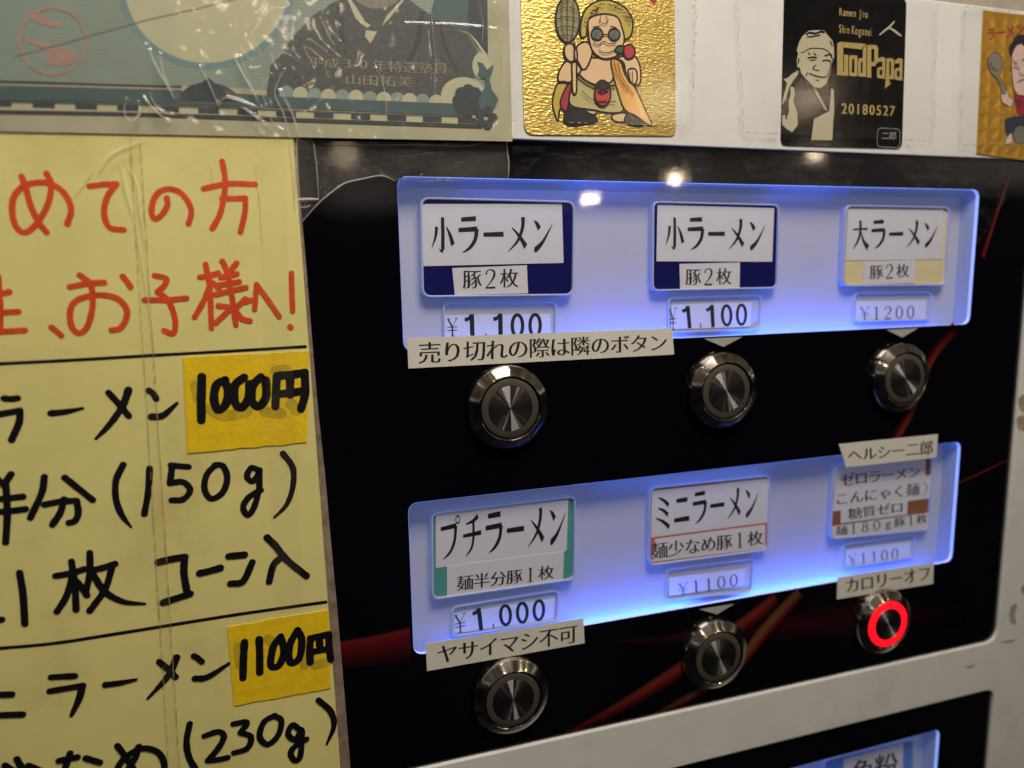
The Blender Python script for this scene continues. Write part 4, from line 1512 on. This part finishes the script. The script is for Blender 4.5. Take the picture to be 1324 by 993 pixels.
def strip_tape(quad, label, y, m=None, jag=0.0002, c=idc):
    P = pq(quad, c, y)
    edge = []
    for i in range(4):
        a, b = Vector(P[i]), Vector(P[(i + 1) % 4])
        k = max(2, int((b - a).length / 0.0006)) if i in (1, 3) else 6
        for j in range(k):
            p = a.lerp(b, j / k)
            p += Vector((random.uniform(-1, 1), random.uniform(-1, 1))) * jag * (0.6 if i in (1, 3) else 1)
            edge.append(tuple(p))
    o = link('tape_strip', sheet(edge, y, 0.00005), m or M_STRIP)
    tag(o, label, 'tape', 'clear tape strips')
    return o


tp = strip_tape([(168, 176), (181, 176), (233, 1010), (219, 1010)], 'vertical clear tape strip down the middle of the yellow poster', YT - 0.12 * MM, jag=0.00012)
YF = Y_FRAME - 0.10 * MM
strip_tape([(331, 178), (366, 178), (392, 800), (356, 806)], 'vertical clear tape strip near the right edge of the poster', YT - 0.2 * MM, jag=0.00012)

M_PCREASE = film_mat('poster_film_crease', 0.28, 0.14, (0.98, 0.9, 0.66))
for pts, w in (([(495, 110), (510, 200), (540, 310)], 5), ([(520, 110), (555, 180), (570, 300), (590, 420)], 3.5), ([(400, 140), (460, 60), (600, 0)], 4), ([(300, 240), (350, 170), (385, 120)], 2.4),
               ([(1040, 100), (1060, 250), (1070, 430)], 2.2), ([(860, 100), (870, 180)], 2), ([(545, 310), (580, 520), (620, 760), (632, 870)], 1.8), ([(1180, 10), (1195, 160), (1205, 300)], 2.2)):
    crease(pts, w * PXM, 0.3 * MM, YT - 0.25 * MM, c5, M_PCREASE, poster)

# ------------------------------------------------------------------ stickers on the white frame
G_TRADE = 'collectible stickers in a row above the button panel'
YG = Y_FRAME - 0.35 * MM


def foil(name, col, squares=False):
    m = mat(name, col, 0.26, metal=1.0)
    nt = m.node_tree; p = nt.nodes['Principled BSDF']
    tc = nt.nodes.new('ShaderNodeTexCoord')
    n = nt.nodes.new('ShaderNodeTexNoise'); n.inputs['Scale'].default_value = 1300 if not squares else 260
    n.inputs['Detail'].default_value = 6
    mp = nt.nodes.new('ShaderNodeMapping'); mp.inputs['Scale'].default_value = (0.55, 1, 1.3)
    nt.links.new(tc.outputs['Object'], mp.inputs[0]); nt.links.new(mp.outputs[0], n.inputs['Vector'])
    b = nt.nodes.new('ShaderNodeBump'); b.inputs['Strength'].default_value = 0.9 if squares else 0.6; b.inputs['Distance'].default_value = 0.0005
    if squares:
        ck = nt.nodes.new('ShaderNodeTexVoronoi'); ck.distance = 'CHEBYCHEV'; ck.inputs['Randomness'].default_value = 0.0
        ck.inputs['Scale'].default_value = 190
        nt.links.new(tc.outputs['Object'], ck.inputs['Vector'])
        ad = nt.nodes.new('ShaderNodeMath'); ad.operation = 'MULTIPLY_ADD'; ad.inputs[1].default_value = 0.9
        nt.links.new(ck.outputs['Distance'], ad.inputs[0]); nt.links.new(n.outputs[0], ad.inputs[2])
        nt.links.new(ad.outputs[0], b.inputs['Height'])
        hs = nt.nodes.new('ShaderNodeMix'); hs.data_type = 'RGBA'
        nt.links.new(ck.outputs['Color'], hs.inputs[7]); hs.inputs[6].default_value = (*col, 1); hs.inputs[0].default_value = 0.0
    else:
        nt.links.new(n.outputs[0], b.inputs['Height'])
    nt.links.new(b.outputs[0], p.inputs['Normal'])
    rr = nt.nodes.new('ShaderNodeMapRange'); rr.inputs['To Min'].default_value = 0.16; rr.inputs['To Max'].default_value = 0.5
    n2_ = nt.nodes.new('ShaderNodeTexNoise'); n2_.inputs['Scale'].default_value = 150; n2_.inputs['Detail'].default_value = 6
    nt.links.new(tc.outputs['Object'], n2_.inputs['Vector'])
    nt.links.new(n2_.outputs[0], rr.inputs[0]); nt.links.new(rr.outputs[0], p.inputs['Roughness'])
    return m


M_GOLD = foil('gold_foil', (0.84, 0.64, 0.20))
M_GOLD.node_tree.nodes['Principled BSDF'].inputs['Metallic'].default_value = 0.88
M_HOLO = foil('amber_prism_foil', (0.78, 0.44, 0.06), True)
M_HOLO.node_tree.nodes['Principled BSDF'].inputs['Metallic'].default_value = 0.7
g3 = crop(640, 0, 4.413)
gold = link('foil_sticker', sheet(fillet(pq([(146, -110), (1024, -110), (1032, 775), (168, 768)], g3, YG), [0.0, 0.0, 0.002, 0.003], 5), YG, 0.00025), M_GOLD)
tag(gold, 'gold foil sticker of a stout cartoon cook in straw hat and dark glasses', 'sticker', G_TRADE)


def pics(parent, c, base, layers, w_out, ol):
    """printed cartoon: filled shapes with a dark outline, each layer a hair above the last"""
    for k, (name, m, polys) in enumerate(layers):
        y = base - 0.00003 * (k + 1)
        ps = [catmull(pq(p, c, y), 4, True) for p in polys]
        o = link(name, flat(ps, y), m, parent)
        if ol:
            st = [(pp, w_out, True) for pp in ps]
            # outline of the same printed shape
            V, Fc = [], []
            for pp in ps:
                vs, fs, _ = ribbon(pp, [w_out] * len(pp), True)
                b0 = len(V)
                V += [(v[0], y - 0.000012, v[1]) for v in vs]
                Fc += [tuple(b0 + i for i in f) for f in fs]
            me = mesh(V, Fc); face_front(me)
            link('outline', me, M_INK, o)


def pm(n, r, g, b, rough=0.4):
    return mat(n, alb(r, g, b), rough, var=0.05, coat=0.3, coat_r=0.15)


M_SKIN = pm('print_skin', 196, 158, 112); M_OLIVE = pm('print_olive', 168, 142, 62); M_ROBE = pm('print_robe', 166, 146, 92)
M_CRIM = pm('print_crimson', 150, 40, 52); M_AMB = pm('print_amber', 196, 138, 58); M_PBLK = pm('print_black', 26, 24, 28); M_GREY = pm('print_grey', 92, 90, 78)
M_ROSE = pm('print_rose', 160, 42, 52); M_LEAF = pm('print_leaf', 62, 72, 48); M_MASK = pm('print_mask_red', 170, 48, 44); M_WOOD = pm('print_wood', 196, 164, 104)
M_NET = pm('print_net', 128, 118, 78)
LW = 6.0 / 4.413 * PXM * 1.9
pics(gold, g3, YG, [
    ('cape', M_OLIVE, [[(395, 470), (352, 485), (328, 580), (340, 650), (360, 692), (372, 620), (410, 640), (440, 480)]]),
    ('cape_lining', M_CRIM, [[(436, 468), (405, 500), (372, 590), (404, 636), (425, 570)]]),
    ('feet', M_SKIN, [[(430, 600), (560, 600), (575, 650), (450, 660)], [(670, 655), (680, 690), (740, 695), (745, 645)]]),
    ('shoes', M_PBLK, [[(396, 700), (405, 640), (450, 612), (510, 632), (575, 670), (578, 698), (520, 708), (450, 718)], [(740, 695), (755, 650), (800, 632), (845, 648), (862, 690), (835, 720), (785, 715)]]),
    ('robe', M_ROBE, [[(440, 480), (470, 410), (560, 440), (670, 420), (700, 500), (735, 625), (660, 645), (560, 628), (430, 598)]]),
    ('chest', M_SKIN, [[(505, 320), (560, 330), (660, 335), (680, 400), (660, 470), (560, 480), (478, 415)]]),
    ('cape', M_AMB, [[(664, 340), (715, 350), (745, 430), (800, 500), (850, 610), (894, 716), (800, 660), (738, 622), (700, 520), (672, 420)]]),
    ('arms', M_SKIN, [[(362, 462), (365, 410), (402, 352), (455, 335), (490, 385), (480, 420), (430, 468), (395, 466)], [(470, 262), (525, 240), (555, 300), (520, 390), (485, 385), (462, 330)],
                      [(700, 330), (790, 318), (825, 370), (832, 440), (822, 482), (785, 480), (752, 440), (735, 360)]]),
    ('strainer', M_NET, [ell(415, 110, 68, 132, 24)]),
    ('hat', M_OLIVE, [[(490, 205), (492, 120), (520, 50), (580, 8), (650, 0), (730, 34), (778, 95), (786, 160), (770, 210), (735, 222), (720, 160), (690, 105), (620, 82), (560, 95), (528, 140), (520, 205)]]),
    ('face', M_SKIN, [[(530, 150), (545, 100), (620, 80), (695, 96), (722, 150), (738, 230), (705, 310), (640, 336), (590, 322), (548, 270)]]),
    ('staff', M_WOOD, [[(440, 345), (462, 342), (466, 440), (464, 526), (444, 528), (440, 440)]]),
    ('hand', M_SKIN, [[(398, 265), (430, 248), (462, 275), (468, 340), (430, 352), (400, 320)], [(760, 400), (800, 395), (812, 440), (800, 480), (770, 460)]]),
    ('glasses', M_GREY, [ell(582, 196, 33, 34, 18), ell(680, 198, 32, 34, 18)]),
    ('rose', M_ROSE, [[(735, 300), (740, 265), (775, 255), (800, 290), (785, 328), (750, 332)]]),
    ('leaf', M_LEAF, [[(685, 290), (705, 262), (735, 270), (720, 305)]]),
    ('mask', M_MASK, [ell(615, 538, 45, 66, 24)]),
    ('mask_eyes', M_WOOD, [ell(597, 525, 8, 5, 10), ell(634, 523, 8, 5, 10)]),
    ('mask_hair', M_PBLK, [[(582, 478), (612, 458), (648, 478), (655, 500), (632, 505), (615, 520), (598, 502), (575, 505)]]),
], LW, True)


def lines(parent, c, y, lst, m=M_INK, name='pen_lines'):
    st = [(pq(p, c, y), [q * PXM for q in w] if isinstance(w, list) else w * PXM) for p, w in lst]
    return link(name, strokes_mesh(st, y), m, parent)


yl = YG - 0.0007
gl = [([(595, 282), (612, 298), (650, 300), (690, 280)], 1.2), ([(560, 240), (590, 256), (622, 236), (650, 250), (690, 246)], 1.2), ([(615, 196), (648, 198)], 1.6), ([(605, 88), (600, 120), (628, 134), (645, 115), (632, 90)], 1),
      ([(470, 420), (510, 455), (570, 490)], 3.2), ([(650, 492), (685, 488)], 3.0), ([(500, 520), (540, 560), (600, 580), (690, 580)], 1), ([(680, 345), (700, 430), (760, 520)], 1), ([(700, 350), (725, 440), (790, 540)], 1),
      ([(592, 520), (612, 535), (640, 518)], 1.4), ([(598, 572), (615, 580), (634, 570)], 1.2), ([(770, 410), (768, 455)], 1), ([(786, 405), (786, 465)], 1), ([(450, 250), (460, 345)], 1), ([(560, 155), (600, 150)], 1.6), ([(660, 150), (690, 158)], 1.6),
      ([(370, 20), (430, -10)], 1), ([(352, 60), (410, 40), (478, 60)], .9), ([(348, 110), (410, 95), (482, 110)], .9), ([(352, 160), (410, 150), (478, 165)], .9), ([(370, 205), (410, 200), (462, 208)], .9),
      ([(385, 0), (380, 110), (395, 220)], .9), ([(415, -20), (412, 110), (415, 240)], .9), ([(445, 0), (450, 110), (438, 225)], .9), ([(455, 240), (452, 345)], 2)]
random.seed(3)
for _ in range(46):
    a = random.uniform(math.pi * 1.02, math.pi * 1.98); rr_ = random.uniform(112, 140)
    x, y_ = 640 + rr_ * math.cos(a), 150 + rr_ * math.sin(a) * 1.02
    gl.append(([(x, y_), (x + random.uniform(8, 16), y_ + random.uniform(-3, 5))], 0.9))
lines(gold, g3, yl, gl)
lines(gold, g3, yl, [([(568, 190), (570, 215)], 1.2), ([(582, 175), (583, 218)], 1.6), ([(668, 190), (670, 215)], 1.2), ([(686, 178), (687, 220)], 1.6)], M_GREY, 'glass_shine')
link('red_mark', flat([pq([(880, -30), (935, -30), (915, 28), (885, 8)], g3, YG - 0.00003)], YG - 0.00003), M_CRIM, gold)

# black sticker
g4, g4z, g4b = crop(964, 0, 3.678), crop(1000, 0, 7.356), crop(1000, 80, 7.356)
M_CARDK = mat('black_glossy_sticker', (0.003, 0.003, 0.005), 0.08, spec=0.3, rvar=0.06, bscale=700, bump=0.03)
M_PTAN = pm('print_tan', 158, 146, 112)
blackc = link('black_sticker', sheet(fillet(pq([(186, -40), (766, -4), (744, 706), (168, 690)], g4, YG), [0.002, 0.002, 0.0022, 0.0022], 6), YG, 0.00025), M_CARDK)
tag(blackc, 'black sticker with gold lettering and pale stencil portrait of a man in a cap', 'sticker', G_TRADE)
yb = YG - 0.00003


def tan(name, polys, c, lvl=1, m=M_PTAN):
    y = YG - 0.00003 * lvl
    return link(name, flat([pq(p, c, y) for p in polys], y), m, blackc)


tan('stencil_head', [[(235, 510), (222, 480), (245, 400), (275, 345), (320, 305), (345, 290), (420, 286), (480, 290), (520, 340), (560, 385), (575, 450), (578, 540), (555, 600), (540, 690), (505, 790), (450, 838), (385, 826), (340, 780), (300, 740), (262, 690), (250, 640), (228, 640), (222, 570)]], g4z)
tan('stencil_coat', [[(240, 668), (180, 700), (135, 740), (95, 755), (120, 775), (130, 800), (100, 900), (80, 1000), (120, 940), (150, 830), (190, 760), (232, 712)]], g4z)
tan('stencil_coat', [[(160, 240), (195, 240), (205, 300), (190, 380), (225, 480), (232, 600), (180, 670), (130, 640), (85, 600), (85, 510), (110, 505), (120, 560), (150, 470), (145, 380), (165, 300)],
                     [(385, 545), (470, 500), (530, 470), (545, 330), (550, 250), (575, 270), (578, 470), (570, 545), (560, 745), (358, 742), (368, 690)],
                     [(380, 250), (420, 290), (515, 465), (490, 455), (430, 350)]], g4b)
yk = YG - 0.00007
face_l = [([(262, 500), (300, 490), (345, 462), (430, 460), (500, 475), (560, 530)], 1.4), ([(330, 555), (370, 545), (410, 548)], 2.4), ([(470, 580), (510, 572), (545, 585)], 2.2), ([(350, 575), (400, 568)], 1.6), ([(400, 620), (375, 655), (430, 672)], 1.8),
          ([(340, 700), (400, 722), (460, 735), (490, 730)], 2.2), ([(405, 760), (430, 768)], 1.6), ([(320, 690), (312, 720)], 2.2), ([(335, 500), (345, 520)], 1.6), ([(385, 505), (405, 525)], 1.4), ([(490, 530), (540, 520), (560, 560)], 2.0),
          ([(315, 325), (345, 310), (400, 318), (450, 300), (480, 306)], 2.6), ([(320, 350), (380, 345), (445, 332)], 1.6), ([(540, 390), (560, 440)], 1.6), ([(240, 560), (236, 600)], 2), ([(548, 600), (530, 680), (500, 740)], 1.6)]
lines(blackc, g4z, yk, face_l, M_CARDK, 'stencil_lines')
M_GLET = foil('gold_lettering_foil', (0.70, 0.56, 0.22))
M_GLET.node_tree.nodes['Principled BSDF'].inputs['Metallic'].default_value = 0.6
# big condensed lettering
bars = [
    [(608, 410), (640, 398), (665, 398), (665, 450), (662, 720), (605, 715)], [(640, 398), (880, 418), (838, 470), (665, 450)], [(665, 680), (700, 680), (702, 722), (650, 720)], [(672, 520), (712, 522), (710, 720), (670, 718)],
    [(722, 528), (748, 524), (745, 722), (720, 716)], [(748, 524), (770, 526), (770, 560), (748, 560)], [(770, 526), (798, 532), (798, 722), (770, 726)], [(745, 690), (775, 692), (775, 727), (745, 724)],
    [(806, 560), (830, 552), (830, 728), (804, 724)], [(830, 552), (850, 556), (850, 590), (830, 588)], [(850, 470), (884, 420), (882, 730), (846, 728)], [(828, 692), (850, 694), (850, 730), (828, 728)],
    [(892, 428), (930, 426), (930, 740), (890, 736)], [(930, 426), (980, 430), (980, 470), (930, 466)], [(958, 440), (995, 446), (993, 600), (958, 612)], [(930, 590), (985, 582), (968, 628), (930, 630)],
    [(990, 560), (1030, 540), (1060, 548), (1060, 582), (990, 590)], [(1034, 560), (1062, 552), (1062, 750), (1034, 748)], [(984, 650), (1008, 640), (1008, 744), (984, 738)], [(1000, 640), (1040, 632), (1040, 662), (1000, 668)], [(1000, 712), (1040, 716), (1040, 748), (1000, 745)],
    [(1072, 560), (1100, 552), (1100, 780), (1116, 795), (1060, 842), (1070, 700)], [(1100, 552), (1130, 556), (1130, 590), (1100, 588)], [(1116, 560), (1146, 566), (1144, 752), (1116, 750)], [(1096, 720), (1140, 722), (1140, 755), (1096, 752)],
    [(1152, 580), (1190, 552), (1228, 562), (1226, 598), (1152, 606)], [(1198, 570), (1228, 564), (1224, 768), (1196, 764)], [(1150, 660), (1172, 650), (1172, 760), (1148, 752)], [(1165, 650), (1204, 642), (1204, 672), (1165, 678)], [(1165, 728), (1204, 732), (1204, 765), (1165, 760)],
]
link('title_lettering', flat([pq(b_, g4z, yk) for b_ in bars], yk), M_GLET, blackc)
for body, quad, c in (('Ramen Jiro', [(628, 75), (898, 98), (896, 196), (626, 172)], g4z), ('Shin Koganei', [(626, 232), (936, 262), (932, 372), (624, 338)], g4z)):
    V_, F_ = text_units(body, None, thin=-0.006, bold=0.02, widths={'i': .45, 'r': .6, ' ': .6, 'm': 1.3})
    link('lettering', in_quad(V_, F_, pq(quad, c, yk), yk, 0.0), M_GLET, blackc)
V_, F_ = text_units('20180527', None, thin=-0.012, bold=0.03)
link('date_lettering', in_quad(V_, F_, pq([(648, 390), (1158, 420), (1154, 516), (648, 494)], g4b, yk), yk, 0.0), M_GLET, blackc)
lines(blackc, g4z, yk, [([(1012, 330), (1060, 290), (1110, 250), (1150, 205)], [2, 3, 3.2, 2]), ([(1090, 260), (1140, 285), (1180, 315), (1215, 340)], [2, 3, 3.4, 2])], M_PTAN, 'hand_emblem')
M_GREYL = pm('print_light_grey', 128, 126, 118)
bx = fillet(pq([(990, 628), (1206, 640), (1200, 818), (986, 806)], g4b, yk), 0.0016, 5)
link('round_badge', strokes_mesh([(bx, 0.9 * PXM, True)], yk), M_GREYL, blackc)
V_, F_ = text_units('二郎', None, thin=0.0, bold=0.004)
link('badge_lettering', in_quad(V_, F_, pq([(1030, 665), (1170, 662), (1166, 742), (1030, 738)], g4b, yk), yk, 0.0), M_GREYL, blackc)

# amber prism sticker at the right edge
g5 = crop(1234, 0, 4.733)
prism = link('foil_sticker', sheet(pq([(178, 62), (760, 130), (720, 1020), (138, 940)], g5, YG), YG, 0.00025), M_HOLO)
tag(prism, 'amber prism foil sticker with a dark haired cartoon man, cut by the right edge', 'sticker', G_TRADE)
M_SKIN2 = pm('print_pale_skin', 186, 152, 132); M_CLUB = pm('print_khaki', 112, 100, 82); M_SHIRT = pm('print_shirt_red', 132, 24, 36); M_NAVYP = pm('print_dark_navy', 34, 36, 44)
pics(prism, g5, YG, [
    ('trousers', M_NAVYP, [[(310, 740), (360, 715), (450, 720), (450, 790), (370, 790), (350, 840), (320, 830)]]),
    ('shoe', M_SKIN2, [[(330, 830), (350, 815), (355, 870), (320, 884), (310, 868)]]),
    ('wheel', M_GREY, [ell(405, 825, 45, 55, 20)]),
    ('shirt', M_SHIRT, [[(370, 570), (430, 580), (520, 590), (520, 700), (400, 700), (380, 650)]]),
    ('arm', M_SKIN2, [[(288, 570), (322, 548), (332, 590), (360, 610), (345, 655), (318, 640), (290, 620)]]),
    ('ladle', M_CLUB, [[(205, 380), (222, 335), (252, 320), (290, 348), (296, 410), (278, 468), (300, 520), (318, 560), (296, 575), (272, 500), (250, 470), (222, 440)]]),
    ('face', M_SKIN2, [[(350, 380), (362, 300), (400, 270), (520, 280), (520, 560), (420, 585), (372, 560), (355, 470)]]),
    ('hair', M_PBLK, [[(342, 330), (338, 285), (356, 260), (378, 222), (430, 214), (520, 230), (520, 300), (440, 290), (405, 262), (372, 290), (352, 335)]]),
], 0.9 * PXM, True)
lines(prism, g5, YG - 0.0005, [([(362, 372), (385, 392)], 1.4), ([(415, 370), (440, 350)], 1.4), ([(362, 410), (388, 412), (398, 425)], 1.2), ([(400, 440), (410, 462), (425, 455)], 1), ([(388, 500), (420, 485), (445, 482)], 1.2),
                               ([(222, 380), (240, 420), (270, 430)], 1), ([(372, 620), (402, 612), (410, 640), (385, 645)], 1.2)])
V_, F_ = text_units('ラーメン二郎', None, thin=-0.02, bold=0.03)
link('lettering', in_quad(V_, F_, pq([(202, 172), (540, 120), (540, 200), (202, 250)], g5, YG - .00004), YG - .00004, 0), M_SHIRT, prism)

# tape strips over the collectible stickers
M_FT = film_mat('clear_frame_tape', 0.002, 0.12, (0.92, 0.88, 0.8), bump=0.10, bscale=160, vvar=True, gloss=0.45)
YFT = YG - 0.95 * MM
ta = strip_tape([(662, -30), (899, -30), (897, 163), (664, 156)], 'wide clear tape across the gold foil sticker', YFT, M_FT, 0.0003)
tb = strip_tape([(955, -20), (1212, 0), (1207, 182), (962, 171)], 'wide clear tape across the black sticker', YFT, M_FT, 0.0003)
tc_ = strip_tape([(1248, 8), (1400, 24), (1395, 205), (1243, 187)], 'wide clear tape across the amber prism sticker', YFT, M_FT, 0.0003)


M_BEAD = mat('dried_tape_glue', alb(150, 134, 104), 0.35, var=0.3, vscale=900)


def glue_line(p0, p1, y, n, host):
    random.seed(int(p0[0] * 3 + p1[1]))
    st = []
    for i in range(n):
        t = (i + random.uniform(-.2, .2)) / n
        a = (p0[0] + (p1[0] - p0[0]) * t + random.uniform(-1, 1) * 0.8, p0[1] + (p1[1] - p0[1]) * t)
        l = random.uniform(.3, .9) / n
        b_ = (a[0] + (p1[0] - p0[0]) * l + random.uniform(-1, 1) * 0.8, a[1] + (p1[1] - p0[1]) * l)
        w = random.choice((0.7, 0.9, 1.1, 1.8)) * PXM
        st.append(([xz(*a, y), xz((a[0] + b_[0]) / 2 + random.uniform(-.6, .6), (a[1] + b_[1]) / 2, y), xz(*b_, y)], [w * .4, w, w * .5]))
    o = link('glue_edge', strokes_mesh(st, y), M_BEAD, host)


glue_line((900, -4), (896, 163), YFT - 0.00004, 34, ta)
glue_line((664, 156), (896, 163), YFT - 0.00004, 20, ta)
glue_line((953, -4), (961, 170), YFT - 0.00004, 36, tb)
glue_line((961, 171), (1010, 173), YFT - 0.00004, 10, tb)
glue_line((1212, 4), (1207, 182), YFT - 0.00004, 30, tb)
glue_line((1167, 181), (1207, 183), YFT - 0.00004, 6, tb)
glue_line((1247, 8), (1243, 187), YFT - 0.00004, 34, tc_)
glue_line((1247, 8), (1320, 16), YFT - 0.00004, 8, tc_)
glue_line((1243, 187), (1264, 189), YFT - 0.00004, 4, tc_)


M_BEAD2 = mat('dirty_tape_edge', alb(142, 122, 66), 0.5, var=0.3, vscale=600)
for e_ in (((168, 180), (219, 1005)), ((181, 180), (233, 1005))):
    y_ = YT - 0.12 * MM - 0.00005
    st_ = []
    random.seed(int(e_[0][0]))
    for i in range(46):
        t0, t1 = i / 46, (i + random.uniform(0.5, 1.1)) / 46
        st_.append(([xz(e_[0][0] + (e_[1][0] - e_[0][0]) * t + random.uniform(-.5, .5), e_[0][1] + (e_[1][1] - e_[0][1]) * t, y_) for t in (t0, (t0 + t1) / 2, t1)], random.uniform(.35, .9) * PXM))
    link('dirty_edge', strokes_mesh(st_, y_), M_BEAD2, tp)


# stains on the frame at the right
M_STAIN = mat('brown_adhesive_stain', alb(138, 118, 84), 0.7, var=0.35, vscale=400)
M_SMUDGE = mat('grey_rub_mark', alb(132, 124, 112), 0.7, var=0.3, vscale=500)


def stain(name, pts, m):
    random.seed(len(pts) * 7 + int(pts[0][0]))
    q = catmull([xz(x + random.uniform(-1, 1), y + random.uniform(-1, 1), Y_FRAME - 0.00004) for x, y in pts], 5, True)
    link(name, flat([q], Y_FRAME - 0.00003), m, machine)


stain('adhesive_stain', [(1318, 514), (1330, 512), (1332, 534), (1320, 530)], M_STAIN)
stain('adhesive_stain', [(1316, 540), (1330, 538), (1330, 556), (1316, 555)], M_STAIN)
stain('adhesive_stain', [(1320, 760), (1330, 754), (1328, 772), (1321, 768)], M_STAIN)
stain('rub_mark', [(1250, 861), (1260, 860), (1258, 864), (1251, 864)], M_SMUDGE)
stain('rub_mark', [(1308, 784), (1315, 782), (1312, 796), (1314, 806), (1307, 805), (1305, 794)], M_SMUDGE)
stain('rub_mark', [(1296, 830), (1312, 827), (1308, 830), (1298, 832)], M_SMUDGE)
